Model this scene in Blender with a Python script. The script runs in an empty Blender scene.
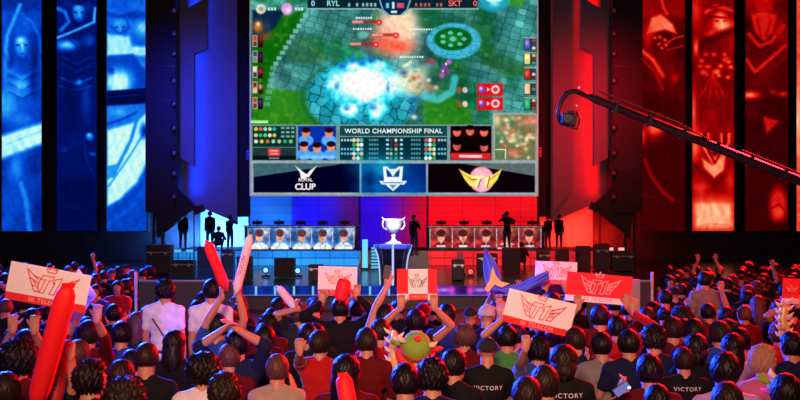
import bpy, math, random
import numpy as np
from mathutils import Vector, Matrix, Euler
random.seed(7)
RNG = np.random.RandomState(11)
SC = bpy.context.scene
COL = SC.collection
PI = math.pi
CAMZ = 2.5
HORIZON = 217.0
F = 1000.0

def P(px, py, Y):
    """world point seen at that place of an 800x400 frame, Y metres down the hall"""
    return Vector(((px - 400.0) / F * Y, Y, CAMZ - (py - HORIZON) / F * Y))

# ------------------------------------------------------------------ camera, world, lights, exposure
cam_data = bpy.data.cameras.new('camera')
cam_data.sensor_width = 36.0
cam_data.lens = 45.0
cam_data.shift_y = (HORIZON - 200.0) / 800.0
cam_data.clip_end = 300
cam = bpy.data.objects.new('camera', cam_data)
cam.location = (0, 0, CAMZ)
cam.rotation_euler = (PI / 2, 0, 0)
COL.objects.link(cam)
SC.camera = cam
world = bpy.data.worlds.new('world'); SC.world = world; world.use_nodes = True
world.node_tree.nodes['Background'].inputs[0].default_value = (0.010, 0.006, 0.022, 1)
world.node_tree.nodes['Background'].inputs[1].default_value = 0.6
SC.view_settings.view_transform = 'Standard'
SC.view_settings.look = 'None'
SC.view_settings.gamma = 1.0
SC.view_settings.exposure = 0.0
SC.view_settings.use_curve_mapping = False

def area(name, loc, target, size, color, power, spread=PI, size_y=None):
    l = bpy.data.lights.new(name, 'AREA'); l.energy = power; l.color = color; l.size = size
    if size_y: l.shape = 'RECTANGLE'; l.size_y = size_y
    l.spread = spread
    o = bpy.data.objects.new(name, l); o.location = loc
    d = Vector(target) - Vector(loc)
    o.rotation_euler = d.to_track_quat('-Z', 'Y').to_euler()
    COL.objects.link(o); return o

area('wash_blue', (-13, 30, 8.5), (-3, 9, 1.2), 3, (0.010, 0.06, 1.0), 15000, math.radians(75))
area('wash_red', (13, 30, 8.5), (3, 9, 1.2), 3, (1.0, 0.003, 0.008), 14000, math.radians(120))
area('wash_red_side', (8, 11, 4.5), (0, 9.0, 1.2), 1, (1.0, 0.012, 0.012), 400)
area('wash_blue_side', (-12, 13, 6.5), (-2, 12, 1.2), 3, (0.03, 0.07, 1.0), 420)
area('audience_warm', (-.5, -2.5, 5.6), (0, 11, 3.6), 2, (1.0, 0.52, 0.36), 320, math.radians(62))
area('stage_wash_blue', (-9, 38, 13), (-5, 41, 0.5), 3, (0.05, 0.14, 1.0), 500, math.radians(50))
area('stage_wash_red', (9, 38, 13), (5, 41, 0.5), 3, (1.0, 0.02, 0.03), 300, math.radians(50))

# ------------------------------------------------------------------ materials
def s2l(c):
    c = np.asarray(c, float) / 255.0
    return np.where(c <= 0.04045, c / 12.92, ((c + 0.055) / 1.055) ** 2.4)

MATS = {}
def mat(name, col, rough=0.7, metal=0.0, emis=None, estr=1.0, noise=0.0, nscale=40.0, bump=0.0, spec=0.5, coat=0.0, sheen=0.0):
    if name in MATS: return MATS[name]
    m = bpy.data.materials.new(name); m.use_nodes = True
    nt = m.node_tree; b = nt.nodes['Principled BSDF']
    b.inputs['Base Color'].default_value = (*col, 1)
    b.inputs['Roughness'].default_value = rough
    b.inputs['Metallic'].default_value = metal
    b.inputs['Specular IOR Level'].default_value = spec
    b.inputs['Coat Weight'].default_value = coat
    b.inputs['Sheen Weight'].default_value = sheen
    if emis is not None:
        b.inputs['Emission Color'].default_value = (*emis, 1)
        b.inputs['Emission Strength'].default_value = estr
    if noise > 0 or bump > 0:
        tc = nt.nodes.new('ShaderNodeTexCoord')
        n = nt.nodes.new('ShaderNodeTexNoise'); n.inputs['Scale'].default_value = nscale
        n.inputs['Detail'].default_value = 4
        nt.links.new(tc.outputs['Object'], n.inputs['Vector'])
        if noise > 0:
            r = nt.nodes.new('ShaderNodeValToRGB')
            r.color_ramp.elements[0].position = .3; r.color_ramp.elements[1].position = .7
            r.color_ramp.elements[0].color = (*[max(0, x * (1 - noise)) for x in col], 1)
            r.color_ramp.elements[1].color = (*[min(1, x * (1 + noise)) for x in col], 1)
            nt.links.new(n.outputs['Fac'], r.inputs['Fac']); nt.links.new(r.outputs['Color'], b.inputs['Base Color'])
        if bump > 0:
            bp = nt.nodes.new('ShaderNodeBump'); bp.inputs['Strength'].default_value = bump
            nt.links.new(n.outputs['Fac'], bp.inputs['Height']); nt.links.new(bp.outputs['Normal'], b.inputs['Normal'])
    MATS[name] = m
    return m

def emis_mat(name, rgb255, strength=1.0):
    if name in MATS: return MATS[name]
    m = bpy.data.materials.new(name); m.use_nodes = True
    nt = m.node_tree; nt.nodes.clear()
    e = nt.nodes.new('ShaderNodeEmission'); o = nt.nodes.new('ShaderNodeOutputMaterial')
    e.inputs[0].default_value = (*s2l(rgb255), 1); e.inputs[1].default_value = strength
    nt.links.new(e.outputs[0], o.inputs[0]); MATS[name] = m
    return m

def led_mat():
    """LED picture wall: every diode's colour comes from the attribute 'led'"""
    m = bpy.data.materials.new('led_picture'); m.use_nodes = True
    nt = m.node_tree; nt.nodes.clear()
    a = nt.nodes.new('ShaderNodeAttribute'); a.attribute_name = 'led'
    e = nt.nodes.new('ShaderNodeEmission'); o = nt.nodes.new('ShaderNodeOutputMaterial')
    nt.links.new(a.outputs['Color'], e.inputs[0]); nt.links.new(e.outputs[0], o.inputs[0])
    return m
LED = led_mat()

# ------------------------------------------------------------------ mesh helpers
class MB:
    """collects shapes, links them as ONE mesh object"""
    def __init__(self): self.v = []; self.f = []; self.n = 0
    def add(self, v, f):
        v = np.asarray(v, float); self.v.append(v)
        self.f += [[i + self.n for i in q] for q in f]; self.n += len(v); return self
    def box(self, c, s, rot=None):
        x, y, z = [k / 2 for k in s]
        v = np.array([(-x,-y,-z),(x,-y,-z),(x,y,-z),(-x,y,-z),(-x,-y,z),(x,-y,z),(x,y,z),(-x,y,z)])
        if rot is not None: v = v @ np.array(Euler(rot).to_matrix()).T
        return self.add(v + np.array(c), [(0,3,2,1),(4,5,6,7),(0,1,5,4),(1,2,6,5),(2,3,7,6),(3,0,4,7)])
    def ball(self, c, r, rot=None, nu=12, nv=8):
        v = []; f = []
        r = np.array(r if hasattr(r, '__len__') else (r, r, r), float)
        v.append((0, 0, 1))
        for j in range(1, nv):
            t = PI * j / nv
            for i in range(nu):
                a = 2 * PI * i / nu; v.append((math.sin(t)*math.cos(a), math.sin(t)*math.sin(a), math.cos(t)))
        v.append((0, 0, -1)); L = len(v) - 1
        for i in range(nu): f.append((0, 1 + i, 1 + (i + 1) % nu))
        for j in range(nv - 2):
            for i in range(nu):
                a = 1 + j * nu; b = 1 + (j + 1) * nu
                f.append((a + i, b + i, b + (i + 1) % nu, a + (i + 1) % nu))
        b = 1 + (nv - 2) * nu
        for i in range(nu): f.append((L, b + (i + 1) % nu, b + i))
        v = np.array(v) * r
        if rot is not None: v = v @ np.array(rot).T
        return self.add(v + np.array(c), f)
    def tube(self, pts, rad, n=10, closed=False, caps=True, sx=1.0):
        """swept tube; rad scalar or per point"""
        pts = [Vector(p) for p in pts]
        if not hasattr(rad, '__len__'): rad = [rad] * len(pts)
        v = []; f = []
        up = None
        for k, p in enumerate(pts):
            if closed: d = pts[(k + 1) % len(pts)] - pts[k - 1]
            else: d = (pts[min(k + 1, len(pts) - 1)] - pts[max(k - 1, 0)])
            d.normalize()
            if up is None:
                up = Vector((0, 0, 1)) if abs(d.z) < .9 else Vector((0, 1, 0))
            s = d.cross(up)
            if s.length < 1e-4: s = d.cross(Vector((1, 0, 0)))
            s.normalize(); up = s.cross(d).normalized()
            for i in range(n):
                a = 2 * PI * i / n
                v.append(p + (s * math.cos(a) * sx + up * math.sin(a)) * rad[k])
        m = len(pts)
        for k in range(m if closed else m - 1):
            a = k * n; b = ((k + 1) % m) * n
            for i in range(n): f.append((a + i, b + i, b + (i + 1) % n, a + (i + 1) % n))
        if caps and not closed:
            f.append(tuple(range(n))); f.append(tuple((m - 1) * n + i for i in reversed(range(n))))
        return self.add([tuple(q) for q in v], f)
    def cap(self, p1, r1, p2, r2, n=10):
        """tapered capsule"""
        p1 = Vector(p1); p2 = Vector(p2); d = p2 - p1; L = d.length
        if L < 1e-5: return self.ball(p1, r1)
        d.normalize(); pts = []; rr = []
        for t in (80, 50, 25): pts.append(p1 - d * r1 * math.sin(math.radians(t))); rr.append(r1 * math.cos(math.radians(t)))
        for t in (0, .5, 1): pts.append(p1 + d * L * t); rr.append(r1 + (r2 - r1) * t)
        for t in (25, 50, 80): pts.append(p2 + d * r2 * math.sin(math.radians(t))); rr.append(r2 * math.cos(math.radians(t)))
        return self.tube(pts, rr, n)
    def prism(self, poly, y0, y1):
        """polygon of (x, z) extruded from y0 to y1"""
        n = len(poly)
        v = [(x, y0, z) for x, z in poly] + [(x, y1, z) for x, z in poly]
        f = [tuple(range(n)), tuple(reversed(range(n, 2 * n)))]
        for i in range(n): f.append((i, i + n, (i + 1) % n + n, (i + 1) % n))
        return self.add(v, f)
    def lathe(self, prof, c=(0, 0, 0), n=24, sy=1.0):
        v = []; f = []
        for r, z in prof:
            for i in range(n):
                a = 2 * PI * i / n; v.append((c[0] + r*math.cos(a), c[1] + r*math.sin(a)*sy, c[2] + z))
        for k in range(len(prof) - 1):
            for i in range(n): f.append((k*n+i, k*n+(i+1)%n, (k+1)*n+(i+1)%n, (k+1)*n+i))
        f.append(tuple(reversed(range(n)))); f.append(tuple((len(prof)-1)*n + i for i in range(n)))
        return self.add(v, f)
    def mesh(self, name, smooth=False):
        me = bpy.data.meshes.new(name)
        me.from_pydata(np.concatenate(self.v).tolist(), [], self.f); me.update()
        if smooth: me.polygons.foreach_set('use_smooth', [True] * len(me.polygons))
        return me
    def build(self, name, m, parent=None, smooth=False, bevel=0.0):
        me = self.mesh(name, smooth)
        o = link(name, me, m, parent)
        if bevel:
            b = o.modifiers.new('bevel', 'BEVEL'); b.width = bevel; b.segments = 2; b.limit_method = 'ANGLE'
        return o

def link(name, me, m=None, parent=None):
    o = bpy.data.objects.new(name, me)
    if m is not None:
        if len(me.materials) == 0: me.materials.append(m)
        else:
            o.material_slots[0].link = 'OBJECT'; o.material_slots[0].material = m
    COL.objects.link(o)
    if parent: o.parent = parent
    return o

def empty(name, loc=(0, 0, 0), rz=0):
    o = bpy.data.objects.new(name, None); o.location = loc; o.rotation_euler = (0, 0, rz)
    o.empty_display_size = .2; COL.objects.link(o); return o

def tag(o, label=None, cat=None, group=None, kind=None):
    if label: o['label'] = label
    if cat: o['category'] = cat
    if group: o['group'] = group
    if kind: o['kind'] = kind
    return o

def struct(name, mb, m):
    return tag(mb.build(name, m), kind='structure')

def text_mesh(s, size, extrude=0.002, align='CENTER', space=1.0, bold=0.0):
    c = bpy.data.curves.new('text', 'FONT'); c.body = s; c.size = size; c.extrude = extrude
    c.align_x = align; c.align_y = 'CENTER'; c.space_character = space; c.offset = bold
    o = bpy.data.objects.new('text', c); COL.objects.link(o)
    dg = bpy.context.evaluated_depsgraph_get()
    me = bpy.data.meshes.new_from_object(o.evaluated_get(dg))
    bpy.data.objects.remove(o); me.materials.clear()
    return me

# ------------------------------------------------------------------ canvas: a picture drawn in numpy and shown on LED tiles
class Canvas:
    def __init__(s, x0, y0, x1, y1, res=1.5, bg=(0, 0, 0), ch=3):
        s.x0, s.y0, s.x1, s.y1, s.res = x0, y0, x1, y1, res
        s.W = int(round((x1 - x0) * res)) + 1; s.H = int(round((y1 - y0) * res)) + 1
        s.X, s.Y = np.meshgrid(np.linspace(x0, x1, s.W), np.linspace(y0, y1, s.H))
        s.A = np.zeros((s.H, s.W, ch)) + np.array(bg, float)
    def blend(s, m, col):
        m = np.clip(m, 0, 1)[..., None]; s.A = s.A * (1 - m) + np.asarray(col, float) * m
    def rect(s, x0, y0, x1, y1, col, a=1.0, soft=.5):
        m = np.clip((s.X - x0) / soft + .5, 0, 1) * np.clip((x1 - s.X) / soft + .5, 0, 1) * \
            np.clip((s.Y - y0) / soft + .5, 0, 1) * np.clip((y1 - s.Y) / soft + .5, 0, 1)
        s.blend(m * a, col)
    def ell(s, cx, cy, rx, ry, col, a=1.0, soft=.15, rot=0.0):
        c, q = math.cos(rot), math.sin(rot)
        u = ((s.X - cx) * c + (s.Y - cy) * q) / rx; v = (-(s.X - cx) * q + (s.Y - cy) * c) / ry
        d = np.sqrt(u * u + v * v)
        s.blend(np.clip((1 - d) / max(soft, 1e-3) + .5 * (soft < .5), 0, 1) * a, col)
    def glow(s, cx, cy, rx, ry, col, a=1.0, p=1.0):
        d2 = ((s.X - cx) / rx) ** 2 + ((s.Y - cy) / ry) ** 2
        s.blend(np.exp(-d2 ** p) * a, col)
    def line(s, pts, w, col, a=1.0, soft=.7):
        best = np.full(s.X.shape, 1e9)
        for (xa, ya), (xb, yb) in zip(pts[:-1], pts[1:]):
            dx, dy = xb - xa, yb - ya; L = dx * dx + dy * dy + 1e-9
            t = np.clip(((s.X - xa) * dx + (s.Y - ya) * dy) / L, 0, 1)
            best = np.minimum(best, np.hypot(s.X - xa - t * dx, s.Y - ya - t * dy))
        s.blend(np.clip((w / 2 - best) / soft + .5, 0, 1) * a, col)
    def poly(s, pts, col, a=1.0, soft=.7):
        ins = np.zeros(s.X.shape, bool); best = np.full(s.X.shape, 1e9)
        n = len(pts)
        for i in range(n):
            xa, ya = pts[i]; xb, yb = pts[(i + 1) % n]
            cond = ((ya > s.Y) != (yb > s.Y))
            xi = (xb - xa) * (s.Y - ya) / ((yb - ya) if abs(yb - ya) > 1e-9 else 1e-9) + xa
            ins ^= cond & (s.X < xi)
            dx, dy = xb - xa, yb - ya; L = dx * dx + dy * dy + 1e-9
            t = np.clip(((s.X - xa) * dx + (s.Y - ya) * dy) / L, 0, 1)
            best = np.minimum(best, np.hypot(s.X - xa - t * dx, s.Y - ya - t * dy))
        sd = np.where(ins, best, -best)
        s.blend(np.clip(sd / soft + .5, 0, 1) * a, col)
    def noise(s, sc, seed=0, sy=None):
        """smooth value noise 0..1, cell size sc"""
        r = np.random.RandomState(seed); sy = sy or sc
        gx = (s.X - s.x0) / sc; gy = (s.Y - s.y0) / sy
        nx = int(gx.max()) + 3; ny = int(gy.max()) + 3
        g = r.rand(ny, nx); ix = gx.astype(int); iy = gy.astype(int); fx = gx - ix; fy = gy - iy
        fx = fx * fx * (3 - 2 * fx); fy = fy * fy * (3 - 2 * fy)
        return (g[iy, ix] * (1 - fx) + g[iy, ix + 1] * fx) * (1 - fy) + (g[iy + 1, ix] * (1 - fx) + g[iy + 1, ix + 1] * fx) * fy
    def fbm(s, sc, seed=0):
        return (s.noise(sc, seed) + .5 * s.noise(sc / 2, seed + 1) + .25 * s.noise(sc / 4, seed + 2)) / 1.75
    def cells(s, sc, seed=0, rot=0.0, jit=.8, sy=None):
        """distance to cell edges of jittered stones (0 at joints) and a per-stone value"""
        sy = sy or sc; c, q = math.cos(rot), math.sin(rot)
        u = ((s.X) * c + (s.Y) * q) / sc; v = (-(s.X) * q + (s.Y) * c) / sy
        iu = np.floor(u).astype(int); iv = np.floor(v).astype(int)
        d1 = np.full(u.shape, 9.); d2 = np.full(u.shape, 9.); val = np.zeros(u.shape)
        def h(a, b, k): return np.modf(np.abs(np.sin(a * 127.1 + b * 311.7 + k * 74.7 + seed) * 43758.5453))[0]
        for du in (-1, 0, 1):
            for dv in (-1, 0, 1):
                a, b = iu + du, iv + dv
                cx = a + .5 + (h(a, b, 1) - .5) * jit; cy = b + .5 + (h(a, b, 2) - .5) * jit
                d = np.hypot(u - cx, v - cy); k = h(a, b, 3); near = d < d1
                d2 = np.where(near, d1, np.minimum(d2, d)); val = np.where(near, k, val); d1 = np.where(near, d, d1)
        return d2 - d1, val
    def mul(s, k): s.A = s.A * k[..., None]
    def show(s, name, Yd, parent=None, rgb=None, gain=1.0):
        """link as an LED display at depth Yd"""
        A = s.A if rgb is None else rgb
        a = P(s.x0, s.y0, Yd); b = P(s.x1, s.y1, Yd)
        xs = np.linspace(a.x, b.x, s.W); zs = np.linspace(a.z, b.z, s.H)
        XX, ZZ = np.meshgrid(xs, zs); co = np.stack([XX, np.full(XX.shape, Yd), ZZ], -1).reshape(-1, 3)
        idx = np.arange(s.W * s.H).reshape(s.H, s.W)
        q = np.stack([idx[:-1, :-1], idx[1:, :-1], idx[1:, 1:], idx[:-1, 1:]], -1).reshape(-1, 4)
        me = bpy.data.meshes.new(name)
        me.vertices.add(len(co)); me.vertices.foreach_set('co', co.ravel())
        me.loops.add(q.size); me.loops.foreach_set('vertex_index', q.ravel())
        me.polygons.add(len(q)); me.polygons.foreach_set('loop_start', np.arange(0, q.size, 4))
        me.polygons.foreach_set('loop_total', np.full(len(q), 4)); me.update()
        c = me.color_attributes.new('led', 'FLOAT_COLOR', 'POINT')
        rgba = np.ones((len(co), 4)); rgba[:, :3] = s2l(np.clip(A, 0, 255)).reshape(-1, 3) * gain
        c.data.foreach_set('color', rgba.ravel())
        return link(name, me, LED, parent)
# ------------------------------------------------------------------ the hall
black = mat('black_paint', (0.012, 0.012, 0.016), .6)
darkwall = mat('dark_drape', (0.018, 0.017, 0.022), .9, noise=.3, nscale=3, bump=.2)
floor_m = mat('dark_floor', (0.014, 0.014, 0.016), .55, noise=.3, nscale=2.0)
struct('floor', MB().box((0, 27, -.1), (64, 70, .2)), floor_m)
struct('ceiling', MB().box((0, 27, 24.1), (64, 70, .2)), darkwall)
struct('wall_left', MB().box((-32.1, 27, 12), (.2, 70, 24)), darkwall)
struct('wall_right', MB().box((32.1, 27, 12), (.2, 70, 24)), darkwall)
struct('wall_back', MB().box((0, 58.1, 12), (64, .2, 24)), darkwall)

STZ = 0.34          # stage floor height
RISE = 1.0          # team riser height
# stage platform
def sx(px, Y): return (px - 400) / F * Y
stage_top = mat('stage_floor', (0.02, 0.02, 0.024), .22, noise=.4, nscale=1.5, spec=.6)
t = empty('stage', (0, 31, 0)); tag(t, 'low black glossy stage platform with a glowing blue and violet front edge', 'stage')
MB().box((0, 9.9, STZ / 2 - .01), (34, 19.6, STZ - .02)).build('platform', stage_top, t)
# glowing front lip, made as LED strip
c = Canvas(150, 286, 620, 296, 1.5, (20, 20, 60))
xs = c.X
base = np.zeros(c.A.shape)
kb = np.clip((430 - xs) / 60, 0, 1)[..., None]; kr = np.clip((xs - 500) / 60, 0, 1)[..., None]
base = kb * np.array((15, 45, 150)) + (1 - kb) * (1 - kr) * np.array((75, 25, 130)) + kr * np.array((60, 8, 40))
c.A = base * (0.55 + .9 * c.noise(9, 3, 30))[..., None]
for x in range(160, 420, 19): c.rect(x, 286, x + 2, 296, (150, 220, 255), .9)
c.rect(160, 288, 250, 296, (12, 30, 90), .5)
for x in (436, 452, 470, 489, 508): c.glow(x, 291, 3, 5, (245, 70, 210), .9)
for x in (444, 480): c.glow(x, 290, 6, 2, (230, 180, 255), .7)
c.rect(150, 294.6, 620, 296, (120, 130, 200), .7)
o = c.show('edge_light_strip', 30.94); o.parent = t; o.matrix_parent_inverse = Matrix.Translation((0, -31, 0))
MB().box((0, -.03, .02), (34, .04, .04)).build('kick_rail', black, t)

# security pit barrier in front of the stage
barrier_m = mat('pit_barrier_metal', (0.05, 0.045, 0.055), .5, .3, noise=.2)
t = empty('pit_barrier', (0, 27, 0)); tag(t, 'long low dark grey crowd barrier standing in front of the stage edge', 'barrier')
for i in range(-7, 8):
    MB().box((i * 1.3, 0, .17), (1.28, .05, .30)).build('barrier_panel', barrier_m, t)

# team riser : LED stair faces, blue left, red right
def riser(name, pxa, pxb, colr, label, seed):
    Y = 45.0
    t = empty(name, (sx((pxa + pxb) / 2, Y), Y, STZ)); tag(t, label, 'riser', 'team risers on the stage')
    w = sx(pxb, Y) - sx(pxa, Y)
    MB().box((0, 2.85, (RISE - STZ) / 2), (w, 5.68, RISE - STZ)).build('deck', black, t)
    c = Canvas(pxa, 251, pxb, 265.3, 1.5, colr)
    c.mul(.78 + .45 * c.noise(40, seed, 60))
    for x in np.arange(pxa + 2, pxb, 14.3): c.rect(x, 251, x + .8, 266, np.array(colr) * .55, .7)
    c.rect(pxa, 257.6, pxb, 258.4, np.array(colr) * .5, .8)
    if colr[2] > 200:
        c.rect(pxa, 259, pxb, 266, (70, 190, 255), .4)
    o = c.show('led_face', Y - .01); o.parent = t; o.matrix_parent_inverse = Matrix.Translation(-t.location)
    return t
riser('team_riser', 170, 360, (35, 135, 245), 'blue lit stage riser carrying the left team desk', 5)
riser('team_riser', 428, 615, (252, 40, 46), 'red lit stage riser carrying the right team desk', 6)
# centre block with steps
t = empty('stage_steps', (sx(394, 42), 42, STZ)); tag(t, 'black steps rising between the two team risers behind the trophy', 'steps')
for k in range(4):
    MB().box((0, .6 * k + .3 + .5, .165 * (k + 1) / 1 / 2), (3.0, .6, .165 * (k + 1))).build('step', stage_top, t)
t2 = MB(); 
for k in range(4):
    t2.box((sx(375, 42), 42.49 + .6 * k, STZ + .165 * k + .12), (.36, .02, .05))
o = t2.build('step_light', emis_mat('cyan_light', (120, 225, 255), 1.2), t); o.matrix_parent_inverse = Matrix.Translation(-t.location)

# vertical cyan light column left of the trophy
t = MB(); t.box((0, 0, .62), (.22, .12, 1.24))
o = t.build('light_column', emis_mat('cyan_column', (110, 215, 250), 1.1)); o.location = (sx(365, 41), 41, STZ)
tag(o, 'upright cyan light column standing left of the trophy plinth', 'light')
c_ = MB().box((0, 0, 0.04), (.4, .3, .08)).build('foot', black, o)
t = empty('light_panel', (sx(375, 40.5), 40.5, STZ)); tag(t, 'small cyan striped light panel between light column and trophy plinth', 'light')
m_ = MB()
for k in range(7): m_.box((0, -.03, .12 + k * .13), (.30, .02, .085))
m_.build('light_bar', emis_mat('cyan_bars', (90, 205, 245), .9), t)
MB().box((0, .03, .5), (.36, .08, 1.0)).build('backing', black, t)

# ------------------------------------------------------------------ LED backdrop behind the desks
def frame_box(t, px0, py0, px1, py1, Y, w, m, name='frame', depth=.15):
    a = P(px0, py0, Y); b = P(px1, py1, Y); mb = MB(); L = t.location
    for (cx, cz, ww, hh) in (((a.x+b.x)/2, a.z + w/2, b.x-a.x+2*w, w), ((a.x+b.x)/2, b.z - w/2, b.x-a.x+2*w, w),
                              (a.x - w/2, (a.z+b.z)/2, w, a.z-b.z), (b.x + w/2, (a.z+b.z)/2, w, a.z-b.z)):
        mb.box((cx - L.x, Y - L.y, cz - L.z), (ww, depth, hh))
    return mb.build(name, m, t)
YB = 49.0
t = empty('led_backdrop', (sx(394, YB), YB, RISE)); tag(t, 'wide LED wall under the big screen running from blue to red', 'led wall')
c = Canvas(250, 190, 537, 247.4, 1.5)
L1 = np.array((25, 95, 250.)); L2 = np.array((28, 22, 245.)); L3 = np.array((80, 20, 125.)); L4 = np.array((50, 12, 225.)); L5 = np.array((165, 14, 110.)); L6 = np.array((238, 10, 38.))
stops = [(250, L1), (291, L1 * .95), (293, L2), (318, L2), (333, L2 * .8 + L3 * .2), (345, L3), (358, L3 * .9), (360, L4 * .9), (378, L4), (396, (L4 + L5) / 2), (412, L5 * .9 + np.array((20,0,-20))), (427, L6 * .9), (430, (245, 12, 30)), (537, (250, 14, 26))]
for ch in range(3): c.A[..., ch] = np.interp(c.X, [q[0] for q in stops], [q[1][ch] for q in stops])
c.mul(.86 + .25 * c.noise(30, 9, 14))
c.glow(272, 214, 18, 14, (50, 150, 255), .5); c.glow(330, 205, 20, 14, (80, 40, 230), .3)
for y in (205, 212.5, 221): c.rect(250, y, 537, y + .7, (10, 0, 60), .2)
c.rect(426, 198, 537, 216, (255, 30, 38), .25)
for x in (291, 318, 345, 378, 403, 462, 495, 520): c.rect(x, 195, x + .7, 250, (10, 0, 50), .25)
for x in (359.5, 427.5): c.rect(x - .9, 190, x + .9, 254, (12, 0, 25), .9)
o = c.show('display', YB); o.parent = t; o.matrix_parent_inverse = Matrix.Translation(-t.location)
MB().box((0, .25, 1.32), (14.3, .4, 2.62)).build('back_panel', black, t)

# ------------------------------------------------------------------ team desks with portrait screens
def portrait(c, x0, x1, y0, y1, red, r):
    w = x1 - x0; h = y1 - y0; cx = x0 + w * (.5 + r.uniform(-.04, .04))
    if red:
        c.rect(x0, y0, x1, y1, (225, 60, 50)); c.ell(x0 + w * .2, y0 + h * .35, w * .3, h * .4, (90, 20, 40), .8, .5); c.ell(x1 - w * .15, y0 + h * .4, w * .3, h * .5, (70, 10, 20), .8, .5)
        c.glow(x0 + w * .5, y0 + h * .2, w * .35, h * .25, (255, 200, 150), .6)
        body = (40, 45, 60) if r.rand() > .4 else (240, 200, 190)
    else:
        c.rect(x0, y0, x1, y1, (90, 165, 240)); c.ell(x0 + w * .15, y0 + h * .45, w * .25, h * .5, (30, 60, 130), .8, .5); c.ell(x1 - w * .1, y0 + h * .4, w * .22, h * .45, (40, 70, 140), .8, .5)
        c.glow(x0 + w * .8, y0 + h * .2, w * .3, h * .25, (235, 250, 255), .8)
        body = (235, 245, 250)
    c.ell(cx, y1 + h * .10, w * .46, h * .36, body, 1, .15)
    c.poly([(cx - w*.05, y1 - h*.34), (cx + w*.05, y1 - h*.34), (cx, y1 - h*.1)], (60, 90, 150) if not red else (250, 220, 210), .8)
    c.rect(cx - w * .09, y0 + h * .5, cx + w * .09, y0 + h * .68, (205, 140, 120))
    c.ell(cx, y0 + h * .46, w * .17, h * .27, (235, 170, 140) if not red else (245, 160, 130), 1, .15)
    c.ell(cx, y0 + h * .26, w * .22, h * .19, (105, 50, 62) if not red else (85, 25, 30), 1, .35)
    c.rect(cx - w*.11, y0 + h*.385, cx - w*.03, y0 + h*.42, (60, 30, 35), .8); c.rect(cx + w*.03, y0 + h*.385, cx + w*.11, y0 + h*.42, (60, 30, 35), .8)
    c.rect(cx - w*.05, y0 + h*.55, cx + w*.05, y0 + h*.575, (150, 60, 60), .8)
    if red:
        c.rect(x0, y1 - h * .14, x1, y1, (190, 30, 45), 1); c.rect(x0 + w * .3, y1 - h * .12, x1 - w * .3, y1 - h*.02, (250, 210, 205), 1)

alu = mat('brushed_aluminium', (.55, .56, .6), .35, .8)
def desk(pxa, pxb, red, label):
    Y = 46.6; a = P(pxa, 226.5, Y); b = P(pxb, 249, Y)
    t = empty('team_desk', ((a.x + b.x) / 2, Y, RISE)); tag(t, label, 'desk', 'team desks on the risers')
    w = b.x - a.x
    c = Canvas(pxa, 226, pxb, 249, 3.0, (20, 14, 40))
    r = np.random.RandomState(3 if red else 4); n = 5; m = (pxb - pxa - 4) / n
    for k in range(n):
        portrait(c, pxa + 2 + k * m + .5, pxa + 2 + (k + 1) * m - .5, 228, 247.5, red, r)
    for k in range(n + 1): c.rect(pxa + 1.6 + k * m, 227.6, pxa + 2.4 + k * m, 248, (245, 235, 240), .8)
    c.rect(pxa, 226, pxb, 227, (190, 200, 240) if not red else (250, 190, 190), .9)
    c.mul(.78 + .42 * c.noise(2.2, 13 + int(red)))
    o = c.show('portrait_screen', Y - .02); o.parent = t; o.matrix_parent_inverse = Matrix.Translation(-t.location)
    h = a.z - RISE
    MB().box((0, .25, h / 2), (w + .15, .5, h - .02)).build('front_panel', black, t, bevel=.02)
    MB().box((0, .45, h + .02), (w + .3, 1.0, .05)).build('desktop', mat('grey_desktop', (.16, .16, .2), .4), t, bevel=.01)
    for s in (-1, 1): MB().box((s * w * .46, .75, h / 2), (.08, .3, h - .04)).build('leg', black, t)
    for k in range(n):
        x = t.location.x + (-w / 2 + (k + .5) * w / n) + (.1 if red else -.05)
        mo = empty('computer_monitor', (x, Y + .45, RISE + h + .046))
        tag(mo, ('black monitor seen from behind, number %d from the left on the %s team desk' % (k + 1, 'red' if red else 'blue')).replace('number 1 from the left', 'leftmost').replace('number 2', 'second').replace('number 3', 'third').replace('number 4', 'fourth').replace('number 5 from the left', 'rightmost'), 'monitor', 'monitors on the team desks')
        MB().box((0, 0, .13), (.48, .03, .17)).box((0, -.03, .13), (.2, .04, .10)).build('screen_housing', black, mo, bevel=.01)
        MB().box((0, 0, .025), (.05, .03, .05)).build('stand', black, mo)
        MB().box((0, 0, .006), (.22, .16, .012)).build('base', black, mo)
        MB().tube([(0, 0, .21), (0, 0, .26)], .01).box((0, 0, .26), (.10, .03, .04)).build('webcam', black, mo)
desk(246, 356, False, 'blue team desk whose front shows five player portraits on white and blue')
desk(428, 543, True, 'red team desk whose front shows five player portraits on red')

# ------------------------------------------------------------------ the big screen
YS = 48.0
t = empty('big_screen', (sx(394, YS), YS, P(0, 195, YS).z)); tag(t, 'giant hanging game screen with green map, scoreboard and team logos below', 'screen')
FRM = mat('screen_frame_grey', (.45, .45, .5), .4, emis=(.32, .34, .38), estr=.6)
c = Canvas(251, -5, 537, 195, 2.0, (60, 150, 150))
e, v = c.cells(10, 2, .28, .3, 6.5)
c.A = (np.array((72, 146, 142.)) + (v[..., None] - .5) * np.array((34, 36, 32))) * (1 - .30 * np.clip(1 - e / .16, 0, 1))[..., None]
n1 = c.fbm(26, 4)
c.mul(.52 + .75 * c.fbm(30, 8))
c.blend(np.clip((c.fbm(18, 14) - .55) * 5, 0, 1) * .45, (120, 190, 185))
c.blend(np.clip((n1 - .52) * 6, 0, 1) * .6, (24, 100, 52))
G = (26, 104, 22); G2 = (50, 130, 40)
c.poly([(262, 40), (282, 16), (306, 9), (300, 24), (288, 42), (276, 62), (268, 84), (262, 112), (252, 116), (252, 50)], G, .95, 3)
c.poly([(252, 104), (268, 88), (300, 92), (318, 96), (322, 126), (252, 126)], (52, 132, 34), .9, 4)
c.poly([(300, 30), (330, 60), (318, 66), (290, 62), (284, 52)], (60, 110, 60), .45, 6)
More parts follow.
